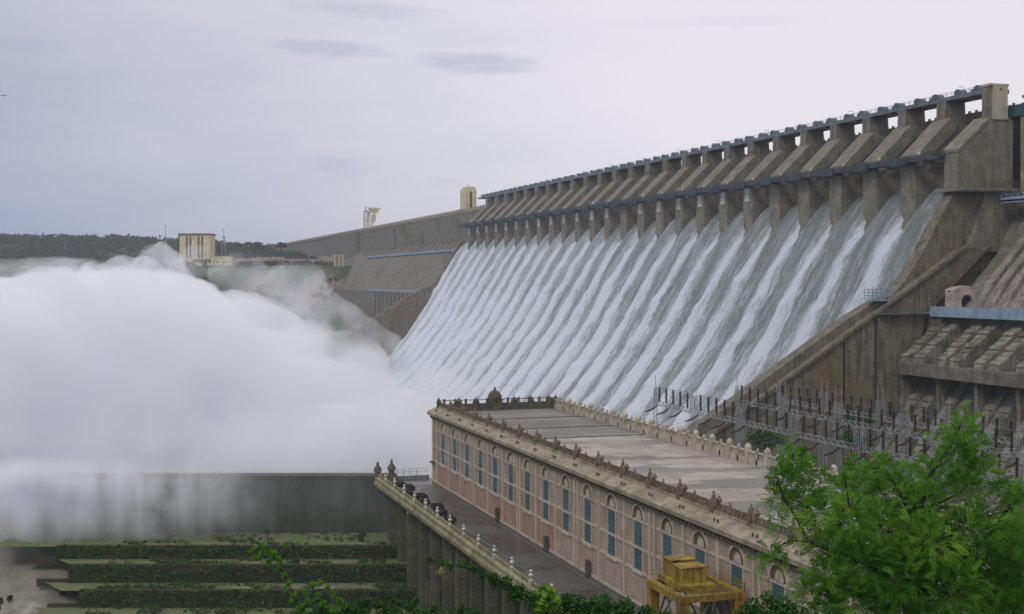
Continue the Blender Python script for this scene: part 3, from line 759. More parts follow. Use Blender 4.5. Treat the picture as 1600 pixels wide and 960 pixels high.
# a window: niche with half rosette over a tall glazed strip with muntins
def window(s, far):
    r = 2.3; zs = -34.6
    f = MB()
    arc_o = [(s + r*cos(pi*k/12), zs + r*sin(pi*k/12)) for k in range(13)]
    arc_i = [(s + (r-.38)*cos(pi*k/12), zs + (r-.38)*sin(pi*k/12)) for k in range(13)]
    n = 13; vs = [W(FD+.24, a, b) for a, b in arc_o] + [W(FD+.24, a, b) for a, b in arc_i] + [W(FD, a, b) for a, b in arc_o] + [W(FD, a, b) for a, b in arc_i]
    fs = []
    for k in range(n-1): fs += [(k, k+1, n+k+1, n+k), (2*n+k, 2*n+k+1, k+1, k), (n+k, n+k+1, 3*n+k+1, 3*n+k)]
    f.add(vs, fs)
    for a in (-1.72, 1.5): f.dbox(FD, FD+.2, s+a, s+a+.22, -42.2, -34.8)
    f.dbox(FD, FD+.3, s-1.9, s+1.9, -42.5, -42.1)
    fo = f.build('window', M['band'], ph)
    g_ = MB(); vs = [W(FD+.03, s, zs)] + [W(FD+.03, s + (r-.38)*cos(pi*k/12), zs + (r-.38)*sin(pi*k/12)) for k in range(13)]
    g_.add(vs, [(0, k+1, k+2) for k in range(12)])
    g_.build('niche', M['niche'], fo)
    g_ = MB(); vs = [W(FD+.2, s-.15, zs)] + [W(FD+.12, s-.15 + 1.05*cos(pi*k/12), zs + 1.35*sin(pi*k/12)) for k in range(13)]
    g_.add(vs, [(0, k+1, k+2) for k in range(12)]); g_.build('rosette', M['balu'], fo)
    g_ = MB(); g_.dbox(FD+.01, FD+.06, s-1.5, s+1.5, -42.1, -34.8); g_.build('pane', M['glass'], fo)
    g_ = MB()
    for a in (-.75, 0, .75): g_.dbox(FD+.06, FD+.13, s+a-.05, s+a+.05, -42.1, -34.8)
    for k in range(9): g_.dbox(FD+.06, FD+.12, s-1.5, s+1.5, -41.6+k*.8, -41.52+k*.8)
    g_.build('muntins', M['glassf'], fo)
    return fo
w0 = window(-.9, False)
for i in range(1, 17): copy_part(w0, ph, (0, -10*i, 0))
for s in (-72.5, -92.5, -44): mb = MB(); mb.dbox(FD+.35, FD+.9, s, s+.8, -46.9, -44.4); mb.build('service_box', M['darkstone'], ph)
mb = MB(); mb.dbox(FD+.3, FD+1.1, 6.6, 7.9, -42.6, -42.3); mb.build('shelf', M['darkstone'], ph)
# parapets: front lattice of crown finials
mb = MB(); mb.dbox(FD-1.15, FD-1.45, SN, SE, -29.6, -29.25); 
for i in range(int((SE-SN)/1.0)):
    s = SE-.4-i*1.0; mb.dbox(FD-1.15, FD-1.4, s-.22, s+.22, -29.3, -28.75)
mb.dbox(FD-1.15, FD-1.4, SN, SE, -28.8, -28.6)
mb.build('front_parapet', M['finial'], ph)
def crown(k, s, name='finial', m=None):
    f = MB(); c = W(FD-1.3, s, -30)
    f.box((c.x-.45*k, c.y-.55*k, c.z-.1), (c.x+.45*k, c.y+.55*k, c.z+1.1*k))
    f.box((c.x-.3*k, c.y-1.3*k, c.z+.8*k), (c.x+.3*k, c.y+1.3*k, c.z+1.25*k))
    f.add([(c.x-.25*k, c.y-1.2*k, c.z+1.25*k), (c.x-.25*k, c.y+1.2*k, c.z+1.25*k), (c.x-.25*k, c.y, c.z+2.5*k), (c.x+.25*k, c.y-1.2*k, c.z+1.25*k), (c.x+.25*k, c.y+1.2*k, c.z+1.25*k), (c.x+.25*k, c.y, c.z+2.5*k)],
          [(0,1,2),(3,5,4),(0,3,4,1),(1,4,5,2),(2,5,3,0)])
    f.lathe((c.x, c.y, c.z+2.1*k), [(.12*k,0),(.3*k,.2*k),(.32*k,.45*k),(.1*k,.7*k),(.22*k,.85*k),(.05*k,1.15*k)], 8)
    for a in (-1.15, 1.15): f.lathe((c.x, c.y+a*k, c.z+1.2*k), [(.2*k,0),(.26*k,.25*k),(.05*k,.6*k)], 6)
    return f.build(name, m or M['finial'], ph)
c1 = crown(.86, -1.9); c2_ = crown(.62, 3.6)
for i in range(1, 18):
    copy_part(c1, ph, (0, -10*i, 0))
    if i < 17: copy_part(c2_, ph, (0, -10*i, 0))
f = MB()
for a in (-2.5,): f.lathe(W(FD-1.3, -.9+a, -28.6), [(.15,0),(.38,.2),(.42,.45),(.2,.75),(.05,.9)], 8)
q0 = f.build('ball_finial', M['finial'], ph)
for i in range(1, 17): copy_part(q0, ph, (0, -10*i, 0))
f = MB(); f.dbox(FD+.25, FD+.55, 3.4, 4.8, -30.74, -30.66)
for a in (-.5, .5): f.lathe(W(FD+.4, 4.1+a, -30.75), [(.1,0),(.22,.15),(.1,.4),(.2,.55),(.05,.75)], 6); f.dbox(FD+.2, FD+.6, 4.1+a-.15, 4.1+a+.15, -30.9, -30.7)
q1 = f.build('ledge_bracket', M['darkstone'], ph)
for i in range(1, 17): copy_part(q1, ph, (0, -10*i, 0))
# back parapet
mb = MB(); mb.dbox(BD+.1, BD+.6, SN, SE, -31, -30.0); mb.dbox(BD+.1, BD+.6, SN, SE, -29.0, -28.75)
for i in range(int((SE-SN)/.62)): s = SE-.3-i*.62; mb.dbox(BD+.22, BD+.48, s-.13, s+.13, -30.0, -29.0)
mb.build('back_parapet', M['balu'], ph)
f = MB(); f.dbox(BD-.05, BD+.75, 3.6, 4.6, -31, -28.5); f.lathe(W(BD+.35, 4.1, -28.5), [(.55,0),(.6,.3),(.45,.65),(.2,.85),(.05,1.0)], 10)
p0 = f.build('parapet_post', M['balu'], ph)
for i in range(1, 28): copy_part(p0, ph, (0, -6.6*i, 0))
f = MB(); f.dbox(BD+.1, BD+.6, .55, 1.05, -31, -28.6); f.lathe(W(BD+.35, .8, -28.6), [(.15,0),(.3,.2),(.05,.55)], 6)
p1 = f.build('small_post', M['balu'], ph)
for i in range(1, 28): copy_part(p1, ph, (0, -6.6*i, 0))
# end parapet with domed kiosks
mb = MB(); mb.dbox(FD-1, BD, SE-.5, SE, -31, -29.3); mb.dbox(FD-1, BD, SE-.4, SE-.1, -28.5, -28.35)
for d in np.arange(BD+1.5, FD-1, 2.6): mb.dbox(d-.22, d+.22, SE-.5, SE, -29.3, -28.1)
mb.build('end_parapet', M['darkstone'], ph)
def kiosk(d, k, name='domed_kiosk'):
    f = MB(); c = W(d, SE-.25, -31)
    r = .95*k; f.box((c.x-r, c.y-r*.7, c.z), (c.x+r, c.y+r*.7, c.z+1.6+k*.45))
    z = 1.6 + k*.45
    f.box((c.x-r*1.15, c.y-r*.8, c.z+z), (c.x+r*1.15, c.y+r*.8, c.z+z+.15*k))
    f.lathe((c.x, c.y, c.z+z+.1*k), [(r*.98,0),(r*1.08,.35*k),(r*1.0,.7*k),(r*.75,1.05*k),(r*.35,1.3*k),(.1*k,1.4*k),(.2*k,1.55*k),(.04,1.85*k)], 14)
    return f.build(name, M['darkstone'], ph)
kd = [131.0, 126.8, 122.2, 117.4, 113.2]
ka = kiosk(kd[0], .72)
for d in (kd[1], kd[3], kd[4]): copy_part(ka, ph, (-(d-kd[0]), 0, 0))
kiosk(kd[2], 1.65, 'great_dome')
f = MB(); f.dbox(BD+2.3, BD-.3, SE-1.2, SE+.3, -31, -28.6)
for d in (BD+2, BD): f.lathe(W(d, SE-.4, -28.6), [(.4,0),(.45,.3),(.1,.7),(.05,1)], 8)
f.build('corner_pier', M['darkstone'], ph); f = MB(); f.dbox(FD-.8, FD-1.6, SE-.9, SE+.1, -31, -28.4); f.lathe(W(FD-1.2, SE-.4, -28.4), [(.3,0),(.35,.3),(.1,.6),(.05,.9)], 8)
f.build('corner_pier', M['darkstone'], ph)
# carved ornament group near the near end of the facade
f = MB(); 
for a, b, r in ((0,0,.9),(1.3,.4,.7),(-1.2,.5,.75),(.3,1.2,.6),(-.6,-.9,.7)): f.lathe(W(FD+.9, -160+a, -36+b), [(r*.3,-r),(r*.9,-r*.5),(r,0),(r*.7,r*.6),(r*.1,r)], 9)
f.dbox(FD, FD+1.6, -162, -158, -37.8, -37.2)
f.build('carved_ornament', M['balu'], ph)

# ------------------------------------------------------------------ deck in front of the powerhouse
DO = 149.5
dk = empty('powerhouse_deck', W(145, -70, -76), 'wet dark deck with a cream parapet carried on tall concrete columns along the powerhouse front', 'deck')
mb = MB(); mb.dbox(DO-.5, FD+.02, -210, 12.5, -48.3, -46.95); mb.dbox(FD, BD+4, SE+.03, 12.5, -48.3, -47.0)
mb.build('slab', M['deck'], dk)
mb = MB()
mb.prism([(DO-.5,-48.6),(DO+.6,-48.2),(DO+.75,-47.4),(DO+.5,-46.9),(DO+.6,-46.2),(DO+.15,-45.9),(DO-.15,-45.9),(DO-.5,-46.6)], -210, 12.6)
mb.build('fascia', M['fascia'], dk)
mb = MB()
for i in range(int(220/1.3)): s = 12-i*1.3; mb.dbox(DO+.55, DO+.85, s-.2, s+.2, -47.9, -47.5); mb.dbox(DO-.1, DO+.1, s-.35, s+.2, -45.9, -45.35)
mb.dbox(DO-.1, DO+.12, -210, 12.6, -45.4, -45.2)
mb.build('baluster_row', M['fascia'], dk)
f = MB(); f.dbox(DO-.3, DO+.3, 3.0, 3.6, -45.9, -45.2); f.lathe(W(DO, 3.3, -45.2), [(.3,0),(.2,.1),(.1,.3),(.34,.55),(.4,.8),(.22,1.0),(.08,1.15),(.2,1.2),(.26,1.4),(.16,1.55),(.02,1.65)], 10)
u0 = f.build('urn', M['urn'], dk)
for i in range(1, 17): copy_part(u0, dk, (0, -9.3*i, 0))
f = MB()
for s, h in ((11.8, 1.3), (11.8, 1.3)): pass
f.lathe(W(DO, 12, -45.9), [(.7,0),(.7,1.0),(1.0,1.2),(.8,2.0),(.35,2.5),(.3,3.1),(.05,3.4)], 9); f.build('corner_urn', M['darkstone'], dk); f = MB(); f.lathe(W(DO-3.2, 11.6, -46), [(.7,0),(.7,1.4),(1.1,1.7),(.8,2.4),(.3,3.0),(.3,3.6),(.05,4.1)], 9)
f.dbox(DO-2.2, DO-4.2, 10.6, 12.4, -47, -45.4)
f.build('corner_pier', M['darkstone'], dk)
f = MB()
for d in np.arange(140.2, 147, 1.55): f.bar(W(d, 12.3, -47), W(d, 12.3, -44.6), .1)
for z in (-45.2, -44.6): f.bar(W(FD, 12.3, z), W(DO-3, 12.3, z), .07)
f.dbox(FD, DO-3, 12.2, 12.5, -47, -46.2)
f.build('end_railing', M['steel'], dk)
f = MB(); f.prism([(DO-1.0,-76),(DO-1.0,-49.6),(DO+.5,-48.5),(DO-3.4,-48.4),(DO-2.6,-50.5),(DO-2.6,-76)], 3.0, 4.6)
for a in (3.1, 4.4): f.dbox(DO-1.0, DO-.75, a, a+.2, -76, -50)
k0 = f.build('column', M['mossy'], dk)
for i in range(1, 19): copy_part(k0, dk, (0, -9.6*i, 0))
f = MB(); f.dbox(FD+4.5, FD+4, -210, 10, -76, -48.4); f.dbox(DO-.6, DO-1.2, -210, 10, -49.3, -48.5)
f.build('shade_back_wall', M['hedge_shade'], dk)  # dark wall colour stands in for the shade behind the columns
f = MB()
for d in (138.7, 145.9): f.dbox(d-.07, d+.07, -210, -20, -46.93, -46.8)
f.build('crane_rail', M['steel'], dk)
whr = ['nearest the far corner urns', 'second from the far corner of the deck', 'third from the far corner of the deck', 'fourth from the far corner of the deck', 'fifth from the far corner of the deck', 'sixth from the far corner of the deck', 'seventh from the far corner of the deck', 'last of the row towards the viewer']
for q_, (a, b, c, d_) in enumerate(((146.8, 3, 1.6, 3.4), (145.6, -2, 1.3, 4), (146.9, -8, 1.2, 5), (145.8, -14, 1.4, 3.8), (146.6, -20, 1.1, 5), (145.5, -27, 1.3, 3.4), (146.4, -33, 1.2, 4.4), (146.5, -41, 1.0, 4))):
    f = MB(); f.prism([(a-c,-46.93),(a+c*.6,-46.93),(a+c*.5,-46.2),(a-c*.4,-46.1)], b-d_/2, b+d_/2); f.dbox(a-c*.9, a+c*.4, b-.1, b+.1, -46.93, -45.95)
    for e_ in (-.35, .35): f.dbox(a-c*1.02, a+c*.62, b+e_*d_-.08, b+e_*d_+.08, -46.92, -46.02)
    tag(kind(f.build('gate_beam', M['boat']), 'thing'), 'dark gate beam on the deck, ' + whr[q_], 'beam', 'dark gate beams lying along the deck parapet')

# ------------------------------------------------------------------ yellow gantry crane on the deck
yc = empty('deck_crane', W(143, -143, -46.9), 'yellow gantry crane with boxy machine cabins standing on the deck before the powerhouse', 'crane')
zt = -37.2; s0, s1 = -144.6, -134.8; d0, d1 = 146.6, 138.0
mb = MB()
mb.dbox(d0, d0-.9, s0, s1, zt-.8, zt); mb.dbox(d1, d1+.9, s0, s1, zt-.8, zt); mb.dbox(d0-.9, d1+.9, s0+.02, s0+.9, zt-.78, zt-.02); mb.dbox(d0-.9, d1+.9, s1-.9, s1-.02, zt-.78, zt-.02)
mb.dbox(d0-.9, d1+.9, s0+4.4, s0+5.2, zt-.6, zt-.05); mb.dbox(d0-3, d0-3.5, s0+.9, s0+4.4, zt-.5, zt-.12)
mb.build('platform_frame', M['yellow'], yc)
mb = MB(); mb.dbox(d0-2, d1+1.2, s0+1, s1-1, zt-.1, zt-.03); mb.build('grating', mat('rusty_grating', (.13, .09, .03), var=.4, sc=4), yc)
L0 = None
for (d, s) in ((d0-.7, s0+.7), (d0-.7, s1-.7), (d1+.7, s0+.7), (d1+.7, s1-.7)):
    m_ = MB(); vs = []
    for z, w in ((-46.7, .42), (zt-.803, .62)):
        for i, j in ((-1,-1),(1,-1),(1,1),(-1,1)): vs.append(W(d + i*w, s + j*w, z))
    m_.add(vs, [(0,1,2,3),(7,6,5,4),(0,4,5,1),(1,5,6,2),(2,6,7,3),(3,7,4,0)]); m_.dbox(d-.3, d+.3, s-1.3, s+1.3, -46.9, -46.2)
    m_.build('leg', M['yellow'], yc)
mb = MB()
for d in (d0-.5, d1+.5): mb.bar(W(d, s0+.6, -44), W(d, (s0+s1)/2, zt-.7), .22); mb.bar(W(d, s1-.6, -44), W(d, (s0+s1)/2, zt-.7), .22)
for s in (s0+.6, s1-.6): mb.bar(W(d0-.5, s, -44.5), W((d0+d1)/2, s, zt-.7), .2); mb.bar(W(d1+.5, s, -44.5), W((d0+d1)/2, s, zt-.7), .2)
mb.build('brace', M['steel'], yc)
def cabin(a, b, c, d_, z0, z1):
    m_ = MB(); m_.dbox(a, b, c, d_, z0, z1); m_.dbox(a+.12, b-.12, c-.12, d_+.12, z1, z1+.12)
    for q in np.linspace(c+.4, d_-.4, 4): m_.dbox(a, a+.04, q-.03, q+.03, z0+.1, z1-.1)
    for q in np.linspace(b+.5, a-.5, 3): m_.dbox(q-.03, q+.03, c-.04, c, z0+.1, z1-.1)
    return m_.build('machine_cabin', M['yellow'], yc)
cabin(144.9, 141.6, -141.4, -138.9, zt+.7, zt+2.5); cabin(144.6, 141.4, -138.0, -135.6, zt+.7, zt+2.7)
mb = MB(); mb.dbox(145.2, 140.9, -142.6, -135.2, zt-.02, zt+.7)
for k in range(5): mb.dbox(145.2, 145.3, -142.4+k*1.3, -142.1+k*1.3, zt+.05, zt+.65)
mb.build('machine_bed', M['yellow'], yc)
mb = MB()
def rails(p, q, k):
    for i in range(k+1):
        a = p.lerp(q, i/k); mb.bar(a, a + Vector((0,0,1.1)), .06)
    for h in (.55, 1.1): mb.bar(p + Vector((0,0,h)), q + Vector((0,0,h)), .05)
rails(W(d0-.1, s0+.1, zt), W(d1+.1, s0+.1, zt), 9); rails(W(d1+.1, s0+.1, zt), W(d1+.1, s1-.1, zt), 9); rails(W(d0-.1, s0+.1, zt), W(d0-.1, s0+4, zt), 4); rails(W(d0-.1, s1-.1, zt), W(d1+.1, s1-.1, zt), 9)
mb.build('railing', M['yellow'], yc)

# ------------------------------------------------------------------ spray
def spray(name, label, blobs, density, voxel, disp, nscale, lo, hi, albedo=(.966,.977,.996), soft=None):
    """a closed hull grown from overlapping billows, filled with real scattering droplets"""
    V, Fc = [], []
    bm = bmesh.new(); bmesh.ops.create_icosphere(bm, subdivisions=2, radius=1)
    bm.verts.index_update()
    uv_ = np.array([v.co[:] for v in bm.verts]); uf = np.array([[v.index for v in f.verts] for f in bm.faces]); bm.free()
    for k, (p, r) in enumerate(blobs):
        r3 = np.array(r if isinstance(r, tuple) else (r, r, r)); V.append(uv_ * r3 + np.array(p)); Fc.append(uf + k*len(uv_))
    o = npmesh(name, np.concatenate(V), np.concatenate(Fc), None, smooth=True)
    rm = o.modifiers.new('remesh', 'REMESH'); rm.mode = 'VOXEL'; rm.voxel_size = voxel; rm.use_smooth_shade = True
    for i, (sc, st) in enumerate(disp):
        tx = bpy.data.textures.new(name + '_billow', 'CLOUDS'); tx.noise_scale = sc; tx.noise_depth = 3; tx.noise_basis = 'ORIGINAL_PERLIN'
        dm = o.modifiers.new('billow', 'DISPLACE'); dm.texture = tx; dm.strength = st; dm.texture_coords = 'GLOBAL'; dm.mid_level = .5
    m = bpy.data.materials.new(name); m.use_nodes = True; nt = m.node_tree; nt.nodes.clear()
    out = N(nt, 'ShaderNodeOutputMaterial'); v = N(nt, 'ShaderNodeVolumePrincipled')
    v.inputs['Color'].default_value = (*albedo, 1); v.inputs['Anisotropy'].default_value = .0
    g = N(nt, 'ShaderNodeNewGeometry')
    if nscale:
        n = N(nt, 'ShaderNodeTexNoise', inp={'Scale': nscale, 'Detail': 4, 'Roughness': .6}); nt.links.new(g.outputs['Position'], n.inputs['Vector'])
        de = ramp(nt, n.outputs[0], lo, hi, density*.02, density)
        if soft: de = math_(nt, 'MULTIPLY', de, soft(nt, g.outputs['Position']))
        nt.links.new(de, v.inputs['Density'])
    else:
        v.inputs['Density'].default_value = density
    nt.links.new(v.outputs[0], out.inputs['Volume'])
    o.data.materials.clear(); o.data.materials.append(m)
    kind(o, 'stuff', label)
    return o
r_ = random.Random(3)
TOPP = [(58,-52),(68,-47),(83,-41),(100,-37),(113,-34),(127,-29),(138,-20),(148,-8),(162,4),(185,6),(220,4),(260,2),(330,-1)]
bl = []
for d in range(66, 330, 11):
    for s in np.arange(24 if d < 130 else 60, 486, 16):
        t = interp(d - (450-s)*.072, TOPP) + r_.uniform(-4.5, 1.5) - 2.5 - 3*sm(s, 440, 480)
        r = min(11, max(5, (t + 62)/2)) * r_.uniform(.8, 1.15)
        z = t - r
        bl.append((W(d + r_.uniform(-4,4), s + r_.uniform(-6,6), z), r))
        z -= r*1.2
        while z > -60: bl.append((W(d + r_.uniform(-3,3), s, z), 11)); z -= 14
# the tall burst and the ragged left skyline
for (px, py, cy, r) in ((238,388,560,9),(262,392,560,8),(215,400,545,10),(200,410,540,9),(255,404,560,12),(285,430,566,11),(232,378,566,5),(250,380,562,5),(305,452,570,9),(170,414,540,9),
                        (145,409,540,7),(120,424,530,9),(95,420,530,7),(60,424,520,9),(30,430,520,8),(5,428,520,8),(190,398,545,6),(272,410,565,8),(330,462,575,7),(322,478,575,9)):
    bl.append((PX(px, py + r*F/cy, cy), r))
    bl.append((PX(px + r_.uniform(-8,8), py + 2.6*r*F/cy, cy-4), r*1.25))
for px in range(-140, 660, 44):
    for (py, cy, r) in ((712, 322, 8), (690, 326, 11), (640, 345, 14), (590, 370, 16), (550, 400, 18)):
        if py == 550 and px > 400: continue
        if py == 590 and px > 560: continue
        bl.append((PX(px + r_.uniform(-20,20), py + r_.uniform(-12,12), cy + r_.uniform(-6,6)), (r*1.2, r*.9, r)))
SPR = spray('spray', 'dense white spray cloud thrown up at the foot of the spillway', bl, .11, 2.5, ((34, 9), (13, 7), (6, 4.5)), .05, .36, .60)
# thin drifting wisps between the cloud and the left bank
bl = []
for (px, py, cy, r) in ((420,500,690,(26,30,24)),(460,480,720,(24,26,26)),(500,510,720,(26,26,22)),(540,530,720,(24,24,16)),(445,450,730,(14,16,14)),(480,440,735,(12,14,12)),(370,430,700,(18,16,14)),(390,470,690,(18,20,20)),(590,545,715,(16,20,12)),(350,440,680,(10,10,8)),(30,428,600,(40,20,9)),(100,432,600,(40,20,8)),(310,410,640,(10,12,10))):
    bl.append((PX(px, py, cy), r))
spray('mist', 'thin drifting mist between the spray cloud and the far bank', bl, .034, 4, ((30, 12), (9, 4)), .04, .42, .66)
# spray raining down over the river wall at the left
bl = []
for px in range(-200, 680, 30):
    for py in range(738, int(lerp(905, 835, sm(px, -60, 300))), 20):
        bl.append((PX(px + r_.uniform(-12,12), py + r_.uniform(-6,6), 292 + r_.uniform(-2,2)), (5.5, 5.5, 5)))
def veil(nt, P):
    c = N(nt, 'ShaderNodeVectorMath', operation='SUBTRACT'); nt.links.new(P, c.inputs[0]); c.inputs[1].default_value = CAM
    n = N(nt, 'ShaderNodeVectorMath', operation='DOT_PRODUCT'); nt.links.new(c.outputs[0], n.inputs[0]); n.inputs[1].default_value = RT
    mp = N(nt, 'ShaderNodeMapping'); nt.links.new(P, mp.inputs[0]); mp.inputs['Scale'].default_value = (1, 1, .12)
    q = N(nt, 'ShaderNodeTexNoise', inp={'Scale': .16, 'Detail': 4, 'Roughness': .6}); nt.links.new(mp.outputs[0], q.inputs['Vector'])
    f = math_(nt, 'MULTIPLY', ramp(nt, n.outputs['Value'], -124, -50, 3.2, .06), ramp(nt, q.outputs[0], .36, .66, .25, 1.5))
    sp = N(nt, 'ShaderNodeSeparateXYZ'); nt.links.new(P, sp.inputs[0])
    return math_(nt, 'MULTIPLY', f, math_(nt, 'MULTIPLY', ramp(nt, sp.outputs[2], -65, -50, .04, 1), ramp(nt, sp.outputs[2], -47, -40, 1, 0)))
spray('mist', 'mist sinking over the dark river wall into the terraced garden', bl, .2, 2.2, ((12, 4),), .09, .30, .60, albedo=(.93,.945,.975), soft=veil)

# ------------------------------------------------------------------ foliage tools
def quads(cen, size, asp, nrm=None, fold=0):
    """leaf quads at given centres with random facing"""
    n = len(cen); a = rng.normal(size=(n,3)); 
    if nrm is not None: a = a*.8 + nrm
    a /= np.linalg.norm(a, axis=1)[:,None]
    b = rng.normal(size=(n,3)); b -= (b*a).sum(1)[:,None]*a; b /= np.linalg.norm(b, axis=1)[:,None]
    c = np.cross(a, b); sz = size * rng.uniform(.6, 1.3, (n,1))
    l = b*sz; w = c*sz*asp
    V = np.stack([cen - l*.5, cen + w*.5 - l*.05, cen + l*.5, cen - w*.5 - l*.05], 1).reshape(-1,3)
    return V, np.arange(4*n).reshape(-1,4)
def ball(c, r, n, shell=.55):
    p = rng.normal(size=(n,3)); p /= np.linalg.norm(p, axis=1)[:,None]
    rr = shell + (1-shell)*rng.random((n,1)); return np.array(c) + p*rr*np.array(r)
def bush_mesh(name, c, r, n, leaf, m, parent, lumps=7, asp=.5):
    """a crown of uneven leaf lumps"""
    P = []
    for i in range(lumps):
        q = rng.normal(size=3); q /= np.linalg.norm(q); q[2] = abs(q[2])*.9 - .25
        cc = np.array(c) + q*np.array(r)*rng.uniform(.35,.75); P.append(ball(cc, np.array(r)*rng.uniform(.3,.55), n//lumps, .3))
    V, Q = quads(np.concatenate(P), leaf, asp)
    return npmesh(name, V, Q, m, parent)

# ------------------------------------------------------------------ river wall and terraced garden
wz = -46.3
ww = empty('river_wall', C(-80, 301, -60), 'long dark wet river wall running level from the deck end to the left', 'wall')
mb = MB()
def cbox(mb, cx0, cx1, cy0, cy1, z0, z1):
    vs = [C(cx0,cy0,z0),C(cx1,cy0,z0),C(cx1,cy1,z0),C(cx0,cy1,z0),C(cx0,cy0,z1),C(cx1,cy0,z1),C(cx1,cy1,z1),C(cx0,cy1,z1)]
    mb.add(vs, [(0,3,2,1),(4,5,6,7),(0,1,5,4),(1,2,6,5),(2,3,7,6),(3,0,4,7)])
cbox(mb, -420, -25, 299, 302, -76, wz-.6); cbox(mb, -420, -29.5, 299, 302, wz-.6, wz)

mb.build('wall', M['weir'], ww)
mb = MB(); cbox(mb, -420, -29.5, 298.6, 302.3, wz, wz+.5); mb.build('coping', M['darkstone'], ww)
levels = [(-59.3, 299.2), (-62.0, 283.6), (-65.7, 277), (-69.2, 269.6), (-73.0, 261.6)]
ends = [None, -95, -92, -95, -64]
lawn = MB(); 
for i, (z, cy) in enumerate(levels):
    nxt = levels[i+1][1] if i < 4 else 225
    x0 = -101 if i else -115
    lawn.add([C(x0 + (6 if i else 0), nxt, z), C(24, nxt, z), C(24, cy, z), C(x0, cy, z)], [(0,1,2,3)])
lo = lawn.build('garden_lawn', M['lawn']); kind(lo, 'structure')
pv = MB(); pv.add([C(-180, 299, -59.5), C(-55, 299, -60.2), C(-40, 262, -73.3), C(-40, 225, -73.4), C(-160, 225, -73.4), C(-180, 262, -73.3)], [(5,4,3,2),(0,5,2,1)])
po = pv.build('garden_path', M['paving']); kind(po, 'structure')
for i in range(1, 5):
    z0 = levels[i][0]; z1 = levels[i-1][0]; cy = levels[i][1]; x0 = (-101, -96, -91, -60)[i-1]
    lab = ('far dark retaining wall of the garden terraces, just below the river wall', 'second dark ivy covered terrace wall from the river wall', 'third ivy covered terrace wall, the one above the lowest', 'lowest terrace wall at the bottom edge of the garden')[i-1]
    t = empty('retaining_wall', C(-30, cy, z0), lab, 'terrace wall', 'ivy covered garden terrace walls')
    mb = MB(); cbox(mb, x0, 24, cy-.2, cy+1.4, z0-1, z1+.12)
    vs = [C(x0,cy-.2,z0),C(x0,cy+1.4,z0),C(x0-4,cy+.8,z0)]
    cbox(mb, x0-7, x0, cy+.2, cy+1.2, z0-1, z0+.6)
    mb.build('wall', M['hedge_shade'], t)
    n = 5200; u = rng.uniform(x0, 24, n); zz = rng.uniform(z0-.1, z1+.35, n) + np.array([.5*mn.noise(Vector((a*.3, i*9, 0))) for a in u]); 
    mask = np.array([mn.noise(Vector((a*.12, i*5, b*.5))) for a, b in zip(u, zz)]) > -.38
    u, zz = u[mask], zz[mask]
    cen = np.array(CAM) + np.outer(u, RT) + np.outer(cy - .3 - rng.random(len(u))*.5, FW); cen[:,2] = zz
    V, Q = quads(cen, .62, .7, -np.array(FW)); npmesh('ivy', V, Q, M['leafg'], t)
    mb = MB(); xx = x0 + 3
    while xx < 20:
        w = rng.uniform(2, 9)
        if rng.random() < .55: cbox(mb, xx, xx+w, cy+1.6, cy+1.9, z1, z1+.28)
        xx += w + rng.uniform(.5, 5)
    mb.build('bed_edging', M['cornice'], t)
def gz(py):      # garden level for a plant whose foot shows at this image row
    for i, (z, cy) in enumerate(levels):
        nxt = levels[i+1][1] if i < 4 else 200
        c = -z*F/(py-436)
        if nxt <= c <= cy + .5: return z
    for i, (z, cy) in enumerate(levels):
        if -z*F/(py-436) > cy: return z
    return levels[-1][0]
shr = [ # px, foot py, height px, width px, kind, label
 (305,868,20,26,'b','round dark shrub left of the small leafy tree on the second terrace'),(318,862,16,18,'b','pale leafy shrub at the foot of the fan palm'),
 (345,866,18,20,'b','bushy shrub on the far terrace right of the fan palm'),(196,880,17,20,'b','dark cone shrub above the second terrace wall, on its left part'),
 (125,900,16,26,'b','dark bush at the left end of the second terrace wall'),(133,893,22,8,'b','thin upright shrub behind the left end of the second wall'),
 (100,938,24,14,'b','upright shrub on the stub at the left end of the third wall'),(120,936,22,26,'b','spreading bush at the left end of the third terrace wall'),
 (142,926,22,16,'b','tall dark bush on the left tip of the third wall'),(15,942,13,14,'b','small round shrub on the paved path at the far left'),
 (1,952,22,10,'b','dark shrub cut by the left edge of the photo'),(490,872,22,40,'b','low wide brown green bush on the second terrace'),
 (585,905,28,22,'b','round dark bush above the third wall near the columns'),(540,904,18,26,'b','low green bush left of the round dark bush near the columns'),
 (465,880,10,22,'b','flat bush in the middle of the second terrace'),(567,846,16,16,'b','small pale tree at the foot of the river wall near the deck'),
 (395,870,20,18,'b','light green bush behind the climbing vine'),(676,950,45,50,'b','large round bush in the shade by the deck columns'),
 (365,958,20,60,'b','wide bright green bush at the bottom edge left of centre'),(520,960,26,50,'b','leafy bush at the bottom edge under the vine'),
 (600,957,18,50,'b','ragged bush at the bottom edge near the columns'),(240,957,10,46,'b','flat dark bush at the bottom edge on the lowest wall')]
for (px, py, h, w, k, lab) in shr:
    z = gz(py); p = PZ(px, py, z) if (py > 830) else PX(px, py, 290); cy = (p-CAM).dot(FW)
    H = h*cy/F; Wd = w*cy/F/2
    t = empty('shrub', p, lab, 'shrub', 'shrubs on the garden terraces')
    bush_mesh('foliage', (p.x, p.y, p.z + H*.55), (Wd, Wd*.8, H*.5), 420, .42, M['leafg'], t, 8)
    mb = MB(); mb.tube([p - Vector((0,0,.2)), p + Vector((.05,.05,H*.5))], [.14,.06], 5); mb.build('stem', M['bark'], t)
P = []
